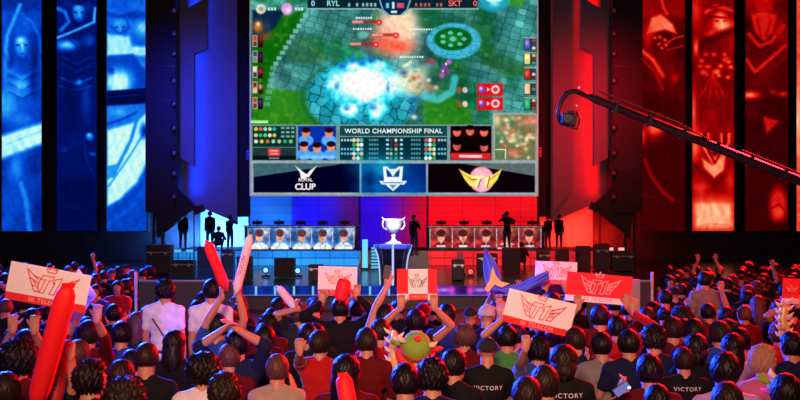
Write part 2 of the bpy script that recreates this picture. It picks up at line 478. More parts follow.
c.poly([(425, 126), (422, 105), (440, 92), (470, 106), (474, 126)], (50, 130, 30), .85, 6)
c.poly([(488, 48), (512, 60), (528, 66), (536, 74), (505, 76), (480, 62)], (44, 96, 50), .6, 6)
c.poly([(500, -8), (530, -8), (520, 8), (504, 6)], (60, 150, 40), .7, 4)
c.poly([(476, 20), (492, 38), (488, 56), (470, 48)], (40, 110, 60), .6, 6)
c.blend(np.clip((c.noise(5, 21) - .6) * 3, 0, 1) * .35 * (c.A[..., 1] > c.A[..., 2] + 30), (110, 170, 50))
for k in range(10): c.rect(303 - k * 3.3, 13 + k * 5.4, 308 - k * 3.3, 17 + k * 5.4, (125, 185, 180), .85, 1)
for k in range(7): c.rect(270 - k * 1.0, 66 + k * 6, 276 - k * 1.0, 70 + k * 6, (110, 175, 160), .6, 1)
c.poly([(252, 10), (286, 10), (276, 26), (262, 40), (252, 40)], (22, 44, 72), .95, 3)
c.glow(268, 26, 3, 6, (60, 80, 110), .6)
# plaza
e2, v2 = c.cells(10, 5, .4, .7, 9)
cob = (np.array((52, 158, 176.)) + (v2[..., None] - .5) * 46) * (1 - .5 * np.clip(1 - e2 / .15, 0, 1))[..., None]
d = np.hypot((c.X - 362) / 58, (c.Y - 98) / 38)
msk = np.clip((1 - d) * 12, 0, 1)[..., None]; c.A = c.A * (1 - msk) + cob * msk
c.blend(np.exp(-((d - 1.03) / .05) ** 2) * .6, (34, 96, 70))
fld = np.exp(-(((c.X - 364) / 40) ** 2 + ((c.Y - 84) / 24) ** 2) ** 1.3) * .95
for (x, y, rx, ry) in ((336, 84, 12, 13), (391, 84, 12, 13), (349, 110, 11, 11), (377, 109, 12, 12), (352, 68, 12, 7), (380, 66, 11, 7)):
    fld = np.maximum(fld, .86 * np.exp(-(((c.X - x) / rx) ** 2 + ((c.Y - y) / ry) ** 2) ** 1.4))
fld = fld + (c.noise(5, 41) - .5) * .34 + (c.noise(2.6, 42) - .5) * .16
fld = fld * np.clip((1.9 - np.hypot((c.X - 363) / 40, (c.Y - 90) / 28)) * 2, 0, 1)
c.blend(np.clip((fld - .18) * 3, 0, 1) * .9, (40, 205, 232)); c.blend(np.clip((fld - .42) * 3.2, 0, 1) * .95, (165, 244, 252)); c.blend(np.clip((fld - .66) * 4, 0, 1), (255, 255, 255))
c.glow(364, 83, 25, 13, (255, 255, 255), 1, 1.5)
for (x, y, rx, ry) in ((347, 108, 5, 4.5), (373, 107, 5.5, 4.5), (337, 86, 4, 5), (388, 87, 3, 7)): c.ell(x, y, rx, ry, (30, 120, 190), .85, .8); c.glow(x + 1, y - 1, 1.6, 1.4, (150, 230, 245), .6)
c.ell(361, 116, 4, 7, (60, 165, 200), .8, .7)
for x, y in ((343, 66), (352, 60), (372, 60), (362, 63)): c.glow(x, y, 4, 3, (30, 110, 210), .8)
for x, y in ((348, 52), (357, 55), (378, 52)): c.glow(x, y, 4, 3, (40, 170, 90), .9)
# fight, warm burst
c.glow(397, 30, 22, 27, (252, 205, 180), .98, 2)
c.glow(384, 42, 15, 10, (235, 90, 70), .8); c.glow(400, 47, 15, 7, (230, 85, 60), .9); c.glow(405, 20, 8, 16, (255, 215, 170), .7)
c.ell(363, 35, 7, 5, (130, 220, 200), .6, .5)
for y, x0, x1, xd in ((22, 352, 379, 379), (35, 372, 396, 396), (44, 350, 376, 376)):
    c.rect(x0, y - 1.6, x1, y + 1.6, (150, 60, 60), .85); c.rect(x0, y - 1.4, x0 + 11, y + 1.2, (235, 150, 150), .9)
    c.ell(xd, y + .5, 3.2, 3, (225, 50, 50), 1, .3); c.ell(xd, y + .5, 1.3, 1.2, (255, 200, 190), 1, .5)
for x0, x1, y in ((353, 372, 29), (409, 436, 29.5), (400, 424, 57), (356, 372, 18)):
    for x in np.arange(x0, x1, 2.4): c.rect(x, y - 1, x + 1.6, y + .8, (250, 245, 240), .85)
c.glow(412, 80, 20, 15, (250, 238, 205), .9, 1.6); c.glow(421, 86, 10, 6, (250, 170, 130), .8)
c.glow(404, 73, 4, 3, (30, 90, 180), .8); c.glow(414, 78, 3, 3, (160, 90, 50), .8); c.glow(434, 80, 9, 10, (34, 80, 70), .85); c.glow(430, 62, 5, 3, (190, 60, 60), .8)
for k in range(18):
    c.glow(404 + RNG.rand() * 34, 62 + RNG.rand() * 30, 2.2, 1.8, ((250, 240, 220), (60, 150, 190), (220, 120, 90), (90, 180, 120))[k % 4], .8)
for x_, y_, rx_, ry_, k_ in ((449, 62, 3.5, 3, 0), (445, 68, 4, 4, 1), (442, 75, 3.4, 4, 0), (448, 72, 2.4, 3, 1), (446, 64, 1.6, 1.6, 2), (443, 71, 1.4, 1.6, 2)): c.ell(x_, y_, rx_, ry_, [(205, 90, 205), (150, 60, 170), (250, 200, 245)][k_], .9, .5)
c.line([(424, 96), (438, 100), (452, 92), (455, 78)], 7, (80, 195, 205), .8, 3)
c.glow(414, 100, 3.5, 2.5, (30, 100, 180), .9); c.glow(412, 110, 3, 3, (40, 90, 170), .9); c.glow(414, 117, 3, 2.5, (230, 250, 255), .9)
# round planter
c.ell(454, 41, 27, 18, (74, 178, 205), 1, .12); e3, v3 = c.cells(7, 3); c.blend((np.hypot((c.X-454)/27, (c.Y-41)/18) < 1) * np.clip(1 - e3/.12, 0, 1), (50, 130, 160))
c.ell(453, 39, 19, 11.5, (24, 100, 40), 1, .15); c.ell(452, 39, 15, 9, (36, 130, 40), .8, .6)
for k in range(7):
    a = k * 2 * PI / 7; c.ell(453 + 11 * math.cos(a), 39 + 6.4 * math.sin(a), 2.6, 1.8, (110, 200, 190), .85, .4)
c.ell(453, 39, 3.6, 2.6, (100, 190, 190), .9, .4)
c.ell(494, -2, 16, 14, (40, 160, 190), .9, .3); c.ell(494, -3, 9, 5.5, (220, 255, 255), 1, .4); c.glow(495, 4, 5, 2.5, (150, 240, 240), .8)
# HUD: side icon columns
r = np.random.RandomState(5)
pal = [(190, 70, 60), (220, 190, 120), (60, 70, 150), (120, 60, 50), (230, 210, 180), (80, 160, 110), (140, 40, 50), (70, 60, 110)]
for k in range(5):
    y = 35 + k * 15.5
    c.rect(252.5, y, 257.5, y + 12, (170, 160, 140)); c.rect(258, y + 1, 263, y + 12.5, (60, 20, 40))
    c.rect(253.3, y + 1, 256.7, y + 5.5, pal[(2 * k) % 8]); c.rect(253.3, y + 6.5, 256.7, y + 11, pal[(2 * k + 3) % 8]); c.glow(260.5, y + 5, 2, 3, pal[(k + 6) % 8], .9)
    y = 38 + k * 15
    c.rect(524, y, 536, y + 12, (50, 60, 60), .95); c.rect(524.6, y + .8, 530, y + 11, [(80, 80, 190), (225, 215, 130), (190, 40, 20), (235, 190, 150), (30, 170, 110)][k]); c.glow(527, y + 5, 2, 3, (240, 230, 210), .5)
    for q in range(3): c.rect(532, y + 1 + q * 3.8, 535.4, y + 3.8 + q * 3.8, pal[(k + 2 * q) % 8], .9)
    c.rect(524, y - .6, 536, y + .4, (190, 190, 170), .8)
c.glow(258, 27, 5, 6, (225, 140, 60), .9); c.glow(266, 36, 6, 4, (140, 90, 50), .8); c.glow(258, 24, 2, 2, (250, 230, 180), .9)
c.ell(261, 9, 5, 5, (205, 205, 190), 1, .3); c.ell(261, 9, 3, 3, (150, 155, 140), 1, .5)
c.ell(287, 9, 5.5, 6, (215, 150, 215), 1, .3); c.ell(288, 10, 3, 3, (245, 215, 240), 1, .5)
for x in (268, 271, 274, 295, 298, 301): c.rect(x, 7.5, x + 2, 10.5, (230, 235, 235), .85)
# HUD: top bar
c.poly([(306, -12), (480, -12), (476, 8.5), (308, 8.5)], (22, 46, 56), .97, 1)
c.line([(307, 8.8), (378, 8.8), (386, 14.5), (404, 14.5), (411, 8.8), (478, 8.8)], 1.4, (150, 185, 185), .9)
c.poly([(378, -5), (412, -5), (408, 10), (402, 15), (388, 15), (382, 10)], (18, 52, 84), 1, 1)
c.line([(378, -5), (383, 10), (389, 15)], 1.5, (160, 200, 210), .8); c.line([(412, -5), (407, 10), (401, 15)], 1.5, (160, 200, 210), .8)
for x in (348, 356, 362, 366, 370, 374): c.rect(x, 3, x + 2.2, 6.4, (170, 215, 225), .8)
for x in (415, 420, 424, 428, 436, 440): c.rect(x, 3, x + 2.2, 6.4, (225, 110, 110), .8)
c.rect(386, 3, 389, 8, (110, 215, 235), .9); c.rect(397, 3, 404, 8, (235, 90, 100), .9); c.rect(392, 2, 394.5, 8.6, (220, 235, 240), .9); c.rect(391, 10.8, 397, 13, (220, 240, 245), .9)
# HUD : red notices
for y in (83.5, 97.5):
    c.rect(477, y, 503, y + 12.5, (215, 32, 42), 1); c.ell(495.5, y + 6, 4.2, 4.2, (245, 215, 215), 1, .3); c.ell(495.5, y + 6, 2.4, 2.4, (200, 60, 70), 1, .4)
    c.ell(482, y + 6, 3.4, 3.8, (120, 70, 160), 1, .3); c.glow(481, y + 5, 1.6, 2, (245, 220, 230), .9); c.poly([(487, y + 4), (490, y + 6), (487, y + 8)], (255, 200, 200), 1)
    for x, q in ((459, (150, 90, 60)), (465, (220, 190, 200)), (472, (20, 130, 100))): c.ell(x, y + 6.5, 2.6, 3, q, .95, .4)
# lower panels
c.rect(251, 124.5, 493, 161.5, (120, 150, 150), 1); c.rect(493, 113, 537, 161.5, (150, 160, 150), 1)
c.rect(251, 120.5, 268, 123.2, (170, 250, 160), .9)
c.rect(252.5, 126, 296, 147, (22, 64, 58)); c.rect(252.5, 147.6, 296, 160, (46, 66, 66)); c.rect(252.5, 155.5, 296, 160, (18, 34, 36))
for j in range(3):
    for k in range(7 if j == 2 else 5):
        c.ell(256 + k * (5.8 if j == 2 else 4.6), 129 + j * 6.2, 1.9, 1.9, [(230, 200, 80), (220, 110, 60), (150, 220, 210), (210, 210, 150), (60, 180, 150), (120, 210, 120), (230, 230, 200)][(k + j * 3) % 7], .95, .4)
for j in range(3):
    for k in range(3): c.rect(281 + k * 5, 127 + j * 4.2, 284.5 + k * 5, 129 + j * 4.2, (150, 190, 180), .8)
c.rect(268, 148.5, 280, 156, (225, 60, 70), .95, 1); c.rect(270, 150, 278, 151.6, (245, 190, 190), .8); c.rect(270, 153, 278, 154.4, (245, 190, 190), .7); c.rect(269, 157.5, 279, 158.8, (190, 210, 205), .6)
c.rect(298, 126, 336, 160, (24, 60, 165))
for k, (x, y) in enumerate(((306, 133), (329, 133), (304, 147), (317, 148), (331, 147))):
    c.ell(x, y + 7.5, 7.5, 5.5, (90, 165, 235), 1, .2); c.ell(x, y, 4, 4.6, (220, 140, 115), 1, .2); c.ell(x, y - 3, 4.4, 2.8, (50, 22, 30), 1, .3)
c.rect(300, 155.5, 334, 158.5, (150, 205, 245), .7, 1)
c.rect(340, 126, 447, 160, (14, 58, 70)); c.rect(341, 126.8, 446, 135.6, (30, 82, 84)); c.rect(340, 136, 447, 137, (140, 170, 170))
r = np.random.RandomState(8)
for j in range(5):
    y = 139 + j * 4.5
    for x in (369, 371.5, 374, 376.5, 411, 413.5, 416, 418.5): c.rect(x, y, x + 1.8, y + 2, (120, 175, 185), .8)
    for x in (386, 400): c.rect(x, y, x + 2.8, y + 2, (210, 235, 235), .85)
    for x in (391, 396): c.ell(x, y + 1.2, 2, 2.1, pal[r.randint(8)], .95, .5)
    for x in (354, 358, 361.5, 426, 430, 434): c.ell(x, y + 1.2, 1.8, 2, [(225, 90, 80), (230, 215, 160), (90, 190, 190), (240, 240, 230), (70, 170, 100)][r.randint(5)], .95, .4)
    if j in (0, 2, 3):
        for x in (341, 344, 347, 350, 438, 441, 444): c.rect(x, y, x + 2, y + 2.2, (150, 215, 235) if j else (230, 235, 235), .8)
c.rect(450.5, 126, 491.5, 160, (48, 8, 14)); 
for k, (x, y) in enumerate(((457, 132), (470, 131), (484, 132), (457, 146), (484, 147))):
    c.ell(x, y + 7, 7, 4, (30, 12, 16), 1, .2); c.ell(x, y, 4, 4.6, (225, 110, 95), 1, .25); c.ell(x, y - 3.4, 4.4, 2.6, (20, 8, 10), 1, .3)
c.glow(470, 147, 9, 6, (16, 8, 8), .95); c.rect(451, 153, 491, 159.5, (215, 45, 50)); c.rect(459, 155, 482, 157.6, (250, 225, 225), .85, 1)
c.rect(495, 115, 535.5, 160, (124, 116, 76)); c.blend(np.clip((c.fbm(9, 31) - .45) * 5, 0, 1) * ((c.X > 495) & (c.X < 535.5) & (c.Y > 115) & (c.Y < 160)) * .7, (88, 130, 100))
r = np.random.RandomState(2)
for k in range(46):
    c.glow(497 + r.rand() * 37, 117 + r.rand() * 41, 1.5 + r.rand() * 1.6, 1.5 + r.rand(), [(240, 190, 150), (235, 120, 100), (240, 235, 190), (120, 170, 130)][k % 4], .85)
c.glow(532, 120, 7, 5, (235, 130, 115), .9); c.glow(497, 120, 4, 6, (240, 215, 170), .8); c.glow(513, 140, 4, 3, (240, 225, 160), .9); c.glow(514, 153, 5, 4, (235, 130, 110), .8)
c.rect(495, 149, 506, 149.9, (240, 245, 235), .9); c.rect(505, 149, 506, 159, (240, 245, 235), .9)
# bottom tiles
c.rect(251, 161, 537, 195, (150, 165, 168))
c.rect(253.5, 163.5, 359.5, 192.5, (14, 8, 46)); c.poly([(253.5, 163.5), (345, 163.5), (253.5, 177)], (72, 108, 116))
c.rect(361.5, 163.5, 426, 192.5, (10, 40, 110)); c.glow(380, 168, 26, 12, (40, 190, 225), .7); c.glow(375, 188, 20, 8, (20, 150, 225), .6); c.glow(412, 190, 16, 12, (30, 120, 210), .5); c.glow(370, 180, 6, 14, (8, 30, 90), .6)
c.rect(428, 163.5, 535, 192.5, (28, 6, 24)); c.poly([(462, 163.5), (535, 163.5), (535, 176)], (98, 112, 110))
# left team mark: two blades above lettering
W_ = (238, 226, 222)
c.poly([(295, 165.5), (304, 172.5), (309, 177), (303, 177)], W_); c.poly([(317, 165.5), (310, 170.5), (305, 177), (309, 177)], W_); c.poly([(300, 172), (307, 174), (306, 180), (301, 179)], W_)
# centre emblem: shield shaped cup
c.poly([(383, 166.5), (387, 166.5), (390, 169), (395, 169), (399, 166.5), (403, 166.5), (402, 180), (399, 186), (393, 191), (387, 186), (384, 180)], (225, 242, 250))
c.poly([(386, 168.5), (390, 172), (393, 177), (387, 177)], (20, 80, 150)); c.poly([(400, 168.5), (396, 172), (393, 177), (399, 177)], (20, 80, 150)); c.poly([(389, 184.5), (393, 181.5), (397, 184.5), (393, 189)], (120, 150, 170))
c.poly([(379, 181), (407, 181), (404, 184.5), (382, 184.5)], (235, 248, 255)); c.rect(383, 182, 403, 183.4, (60, 110, 160), .8)
# right team mark: pink disc with golden wings, T 1
c.ell(481.5, 179.5, 12.4, 12.8, (236, 150, 172), 1, .08); c.ell(481.5, 179.5, 11, 11.4, (244, 176, 190), 1, .08)
YW = (246, 214, 98)
c.poly([(459, 169), (472, 176), (476, 178), (475, 186), (470, 186), (465, 180)], YW); c.poly([(502, 169), (491, 176), (486, 178), (487, 186), (492, 186), (497, 180)], YW)
c.line([(463, 174), (474, 181)], .8, (190, 120, 60)); c.line([(498, 174), (488, 181)], .8, (190, 120, 60))
c.poly([(472, 176), (484, 176), (483, 179), (480.5, 179), (478, 187), (474.5, 187), (477, 179), (471, 179)], (252, 236, 150)); c.poly([(484.5, 178), (489.5, 176), (487, 187), (483.5, 187), (485, 180.5)], (252, 236, 150))
c.line([(478, 187.3), (480.7, 179.3)], .9, (120, 30, 50)); c.line([(487.2, 187.3), (489.7, 176.5)], .9, (120, 30, 50)); c.line([(471, 179.4), (477, 179.4)], .8, (120, 30, 50))
c.A = np.clip((c.A - 120) * 1.16 + 118, 0, 255)
c.mul(1 + .16 * (c.noise(3, 77) - .5))
ds = c.show('display', YS); ds.parent = t; ds.matrix_parent_inverse = Matrix.Translation(-t.location)
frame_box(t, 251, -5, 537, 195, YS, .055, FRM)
MB().box((0, .35, 4.8), (13.9, .55, 9.7)).build('housing', black, t)
def scr_text(s, px, py, hpx, rgb, Y=YS, parent=t, name='lettering', bold=.0, space=1.0, rot=0, extra_rot=None, gain=1.0):
    me = text_mesh(s, hpx / F * Y * 1.38, .004, space=space, bold=bold)
    o = link(name, me, emis_mat('glow_text_%d_%d_%d' % rgb, rgb, gain), parent)
    p = P(px, py, Y - .02) - parent.location
    o.location = p; o.rotation_euler = (PI / 2, rot, 0); return o
scr_text('WORLD CHAMPIONSHIP FINAL', 393.5, 131.2, 4.7, (225, 240, 242), bold=.006, space=1.08)
scr_text('RYL', 333, 3.6, 5.4, (150, 225, 225), bold=.006); scr_text('0', 313, 3.6, 5.4, (150, 225, 225), bold=.006)
scr_text('SKT', 455, 3.6, 5.6, (235, 100, 105), bold=.008); scr_text('0', 475, 3.6, 5.4, (235, 100, 105), bold=.006)
scr_text('ROYAL', 305.5, 180, 3.2, (235, 224, 220), bold=.006); scr_text('CLUB', 305.5, 187, 6.2, (240, 228, 224), bold=.015)

# ------------------------------------------------------------------ side picture screens (blue left, red right)
def pal_blue(g, dim=1.0):
    xs = [0, .25, .5, .75, .9, 1]; R = [0, 0, 4, 40, 150, 215]; Gc = [4, 18, 80, 165, 235, 252]; B = [44, 110, 222, 248, 250, 240]
    return np.stack([np.interp(g, xs, R), np.interp(g, xs, Gc), np.interp(g, xs, B)], -1) * dim
def pal_red(g, dim=1.0):
    xs = [0, .25, .5, .75, .9, 1]; R = [18, 92, 190, 240, 255, 255]; Gc = [0, 0, 2, 62, 150, 212]; B = [3, 3, 4, 36, 105, 165]
    return np.stack([np.interp(g, xs, R), np.interp(g, xs, Gc), np.interp(g, xs, B)], -1) * dim

def banner(px0, px1, blue, draw, label, base=.4, seed=0):
    Y = 50.0
    t = empty('picture_screen', (sx((px0 + px1) / 2, Y), Y, P(0, 231, Y).z)); tag(t, label, 'screen', 'tall picture screens on the side walls')
    c = Canvas(px0, -56, px1, 231, 1.5, (base, base, base))
    c.A += (c.fbm(20, seed)[..., None] - .5) * .22
    draw(c, px0)
    # fine painterly strokes
    wv = c.fbm(30, seed + 5)
    st = np.sin(c.X * .55 + 16 * wv) * np.sin(c.Y * .22 + 9 * wv)
    c.A = np.clip(c.A * (1 + st[..., None] * .035) + (c.noise(3.0, seed + 9)[..., None] - .5) * .05, 0, 1)
    g = c.A[..., 0]
    rgb = pal_blue(g) if blue else pal_red(g)
    o = c.show('display', Y, rgb=rgb); o.parent = t; o.matrix_parent_inverse = Matrix.Translation(-t.location)
    h = (231 + 56) / F * Y; w = (px1 - px0) / F * Y
    frame_box(t, px0, -56, px1, 231, Y, .06, black)
    MB().box((0, .25, h / 2), (w + .1, .4, h + .1)).build('housing', black, t)

g3 = lambda v: (v, v, v)
def mask_face(c, x, y, s, hi=.85, lo=.2):
    c.ell(x, y, 6 * s, 8.5 * s, g3(hi * .8), .95, .5); c.glow(x - 1 * s, y - 4 * s, 3.4 * s, 2.6 * s, g3(hi), .9)
    for k in (-1, 1): c.ell(x + k * 2.8 * s, y - .6 * s, 1.9 * s, 1.0 * s, g3(lo), .9, .6)
    c.line([(x, y - 1 * s), (x + .6 * s, y + 2.4 * s)], .9 * s, g3(hi), .8, 1); c.ell(x, y + 5 * s, 2.2 * s, .8 * s, g3(lo + .1), .8, .6)
    c.glow(x + 4 * s, y + 3 * s, 2 * s, 4 * s, g3(lo + .15), .7)
def plates(c, x, y, w, n, dy, hi, lo):
    for k in range(n):
        yy = y + k * dy; c.line([(x - w, yy - 3), (x, yy + 4), (x + w, yy - 3)], dy * .42, g3(hi), .75, 2); c.line([(x - w, yy), (x, yy + 7), (x + w, yy)], 1.3, g3(lo), .85, 1)
def draw_l1(c, x):      # bright vertical figure wash, broad pale band low
    c.rect(x, -56, x + 40, 10, g3(.3), .6, 6)
    c.line([(x+18, 5), (x+12, 20), (x+5, 36), (x+4, 50), (x+7, 60)], 3.5, g3(.78), .9, 3)
    c.line([(x+20, 14), (x+30, 22), (x+37, 36), (x+39, 52)], 2.5, g3(.62), .8, 3)
    mask_face(c, x + 20, 46, 1.5, .92, .3); c.ell(x + 20, 30, 12, 8, g3(.5), .7, .6); c.glow(x + 33, 60, 4, 12, g3(.2), .8); c.glow(x + 8, 62, 4, 10, g3(.3), .7)
    plates(c, x + 20, 74, 13, 3, 9, .6, .25)
    c.glow(x + 12, 70, 6, 6, g3(.6), .7); c.glow(x + 19, 85, 8, 8, g3(.86), .85); c.glow(x + 32, 80, 5, 22, g3(.25), .8); c.glow(x + 3, 70, 3, 20, g3(.85), .6)
    c.glow(x + 4, 104, 12, 14, g3(.84), .8); c.glow(x + 28, 106, 10, 8, g3(.5), .8); c.glow(x + 20, 120, 12, 6, g3(.7), .6)
    c.poly([(x - 2, 136), (x + 42, 122), (x + 42, 143), (x - 2, 160)], g3(.98), .97, 5); c.line([(x, 146), (x + 42, 130)], 2, g3(.86), .8, 2)
    c.glow(x + 14, 168, 8, 14, g3(.74), .8); c.glow(x + 34, 168, 9, 10, g3(.3), .7); c.glow(x + 6, 195, 8, 20, g3(.48), .5)
    c.line([(x + 19, 184), (x + 24, 200), (x + 28, 232)], 5, g3(.68), .8, 3); c.glow(x + 36, 210, 6, 22, g3(.25), .7)
def draw_l2(c, x):
    c.rect(x, 54, x + 40, 235, g3(.2), .85, 10)
    mask_face(c, x + 22, 13, 1.25, .8, .2); c.ell(x + 22, 2, 10, 4, g3(.15), .9, .5); plates(c, x + 20, 60, 14, 2, 8, .3, .1); c.line([(x + 12, 2), (x + 20, -2), (x + 33, 6), (x + 30, 14)], 2.5, g3(.3), .9, 2)
    c.line([(x + 38, 8), (x + 37, 22), (x + 24, 28), (x + 10, 34), (x, 38)], 2.4, g3(.85), .9, 2); c.line([(x, 8), (x + 8, 12), (x + 12, 22), (x + 4, 30)], 3, g3(.74), .8, 3)
    c.glow(x + 10, 45, 10, 5, g3(.95), .9); c.line([(x, 40), (x + 10, 37), (x + 20, 46), (x + 16, 54)], 2, g3(.3), .7, 2); c.glow(x + 32, 40, 6, 7, g3(.5), .8)
    c.line([(x + 4, 78), (x + 20, 84), (x + 34, 78)], 1.6, g3(.6), .7, 2); c.line([(x + 2, 86), (x + 20, 90), (x + 34, 86)], 1.6, g3(.55), .6, 2); c.glow(x + 22, 82, 3, 3, g3(.8), .7)
    c.glow(x + 29, 102, 5, 18, g3(.42), .8); c.glow(x + 12, 100, 6, 24, g3(.12), .8)
    c.glow(x + 16, 142, 8, 8, g3(.3), .6); c.ell(x + 33, 137, 5, 5, g3(.62), .9, .6); c.glow(x + 32, 135, 2.5, 2, g3(.92), .9); c.glow(x + 36, 154, 4, 2, g3(.55), .8)
    c.line([(x + 26, 140), (x + 30, 160), (x + 37, 176)], 1.5, g3(.35), .8, 2); c.glow(x + 6, 150, 5, 3, g3(.35), .7)
    c.rect(x, 178, x + 40, 235, g3(.1), .8, 12); c.glow(x + 18, 208, 8, 2, g3(.22), .7)
def draw_l3(c, x):
    c.glow(x + 10, 4, 14, 6, g3(.5), .8); c.line([(x, 14), (x + 14, 17), (x + 28, 13), (x + 34, 2)], 4, g3(.35), .7, 3)
    mask_face(c, x + 13, 28, 1.3, .8, .3); c.glow(x + 30, 16, 9, 5, g3(.25), .7); c.line([(x + 4, 26), (x + 12, 34), (x + 22, 28), (x + 20, 20)], 2, g3(.4), .8, 2); c.glow(x + 36, 28, 8, 8, g3(.9), .9); c.glow(x + 30, 6, 8, 6, g3(.64), .7)
    c.poly([(x, 34), (x + 22, 36), (x + 26, 46), (x + 40, 46), (x + 40, 56), (x, 56)], g3(.95), .9, 4); c.glow(x + 32, 42, 5, 3, g3(.5), .7)
    c.poly([(x, 56), (x + 26, 54), (x + 41, 74), (x + 41, 92), (x + 24, 92), (x + 8, 66), (x, 68)], g3(.42), .95, 3)
    c.glow(x + 12, 82, 14, 14, g3(.99), 1, 1.6); c.glow(x + 4, 70, 4, 4, g3(.2), .7)
    c.poly([(x, 91), (x + 41, 88), (x + 41, 103), (x, 106)], g3(.08), 1, 2); c.line([(x, 97), (x + 40, 94)], 1.2, g3(.32), .8, 1)
    c.rect(x, 106, x + 41, 126, g3(.6), .8, 3); c.glow(x + 12, 112, 8, 4, g3(.85), .7); c.line([(x, 124), (x + 14, 120), (x + 30, 112)], 2, g3(.3), .7, 2)
    c.poly([(x, 130), (x + 28, 122), (x + 41, 112), (x + 41, 160), (x + 30, 182), (x + 12, 200), (x, 206)], g3(.97), 1, 4)
    c.line([(x + 32, 112), (x + 24, 140), (x + 6, 176)], 3.4, g3(.62), .9, 2); c.line([(x + 40, 128), (x + 24, 154), (x + 2, 186)], 2, g3(.66), .8, 2); c.glow(x + 37, 131, 4, 7, g3(.25), .9); c.poly([(x, 166), (x + 10, 164), (x + 4, 178), (x, 180)], g3(.66), .9, 2)
    c.poly([(x, 208), (x + 14, 201), (x + 32, 184), (x + 41, 164), (x + 41, 232), (x, 232)], g3(.44), 1, 4); c.line([(x, 224), (x + 24, 208), (x + 40, 186)], 3, g3(.56), .6, 4)
def draw_r1(c, x):
    c.rect(x, -56, x + 44, 18, g3(.46), .7, 6); c.line([(x + 20, -6), (x + 22, 6), (x + 26, 14)], 3, g3(.7), .8, 2)
    c.poly([(x+6,34),(x+10,18),(x+20,14),(x+32,24),(x+36,34),(x+24,30),(x+14,32)], g3(.86), .95, 3); c.glow(x + 8, 36, 8, 14, g3(.7), .7); c.ell(x + 20, 42, 12, 12, g3(.2), .9, .5)
    for a, b in ((14, 38), (19, 37), (24, 40), (18, 44), (25, 45), (21, 48)): c.glow(x + a, b, 1.8, 1.6, g3(.85), .9)
    c.line([(x + 26, 43), (x + 34, 38), (x + 42, 36)], 1.5, g3(.8), .8, 1.5); c.line([(x + 26, 50), (x + 42, 46)], 1.5, g3(.7), .7, 1.5)
    c.line([(x, 50), (x + 12, 60), (x + 22, 76)], 4, g3(.84), .9, 4); c.line([(x, 58), (x + 14, 72), (x + 22, 90)], 2, g3(.6), .8, 3); c.glow(x + 30, 70, 7, 14, g3(.32), .8)
    c.glow(x + 34, 78, 4, 5, g3(.6), .7); c.rect(x, 96, x + 45, 235, g3(.14), .85, 14)
    c.glow(x + 14, 128, 9, 9, g3(.85), .95, 1.5); c.glow(x + 2, 136, 4, 9, g3(.72), .9); c.glow(x + 14, 140, 10, 4, g3(.35), .7); c.glow(x + 34, 130, 6, 8, g3(.3), .6)
    c.line([(x + 4, 160), (x + 10, 176), (x + 22, 192), (x + 32, 200)], 3, g3(.5), .8, 3); c.line([(x, 194), (x + 16, 198)], 1.6, g3(.34), .6, 2)
def draw_r2(c, x):
    c.glow(x + 4, 10, 6, 16, g3(.7), .8); mask_face(c, x + 29, 22, 1.5, .9, .25); c.line([(x + 14, 12), (x + 24, 6), (x + 40, 10)], 4, g3(.7), .8, 2); c.glow(x + 32, 26, 12, 7, g3(.95), .9); c.glow(x + 20, 34, 6, 4, g3(.82), .7)
    c.line([(x + 8, 4), (x + 20, 8), (x + 34, 4), (x + 42, 10)], 2, g3(.3), .8, 2); c.line([(x + 18, 16), (x + 34, 18)], 2, g3(.25), .8, 2)
    c.line([(x + 2, 52), (x + 12, 42), (x + 26, 36), (x + 42, 30)], 6, g3(.12), .8, 5); c.glow(x + 4, 48, 3, 9, g3(.9), .9)
    for k in range(22): 
        q = np.random.RandomState(k); c.glow(x + 8 + q.rand() * 32, 54 + q.rand() * 24, 2.6, 2.0, g3(.62 + .36 * q.rand()), .8)
    for k in range(4): c.line([(x + 21, 74), (x + 8 + k * 9, 98 + (k % 2) * 4)], 2, g3(.6), .7, 2)
    c.glow(x + 2, 110, 3, 18, g3(.92), .8); c.rect(x + 5, 96, x + 42, 124, g3(.3), .7, 6); c.glow(x + 20, 116, 8, 8, g3(.45), .7)
    c.glow(x + 3, 144, 6, 18, g3(.88), .9); c.glow(x + 38, 136, 6, 12, g3(.5), .8)
    for s, v in ((13, .85), (9, .3), (5.5, .8)):
        c.line([(x + 22 - s, 134), (x + 22 - s, 142), (x + 23, 154 + s), (x + 24 + s, 142), (x + 24 + s, 134)], 2.6, g3(v), .9, 2)
    c.ell(x + 23, 148, 4, 8, g3(.22), .9, .3); c.line([(x + 4, 166), (x + 14, 176), (x + 23, 184), (x + 34, 174), (x + 42, 158)], 5, g3(.28), .9, 4); c.poly([(x + 10, 158), (x + 22, 166), (x + 34, 152), (x + 32, 170), (x + 22, 178), (x + 12, 168)], g3(.95), .9, 3)
    c.rect(x - 1, 198, x + 44, 232, g3(.97), .95, 14); c.glow(x + 38, 180, 5, 16, g3(.62), .8); c.glow(x + 8, 188, 8, 8, g3(.8), .7); c.line([(x + 4, 228), (x + 16, 224), (x + 38, 225)], 1.6, g3(.8), .7, 1.5)
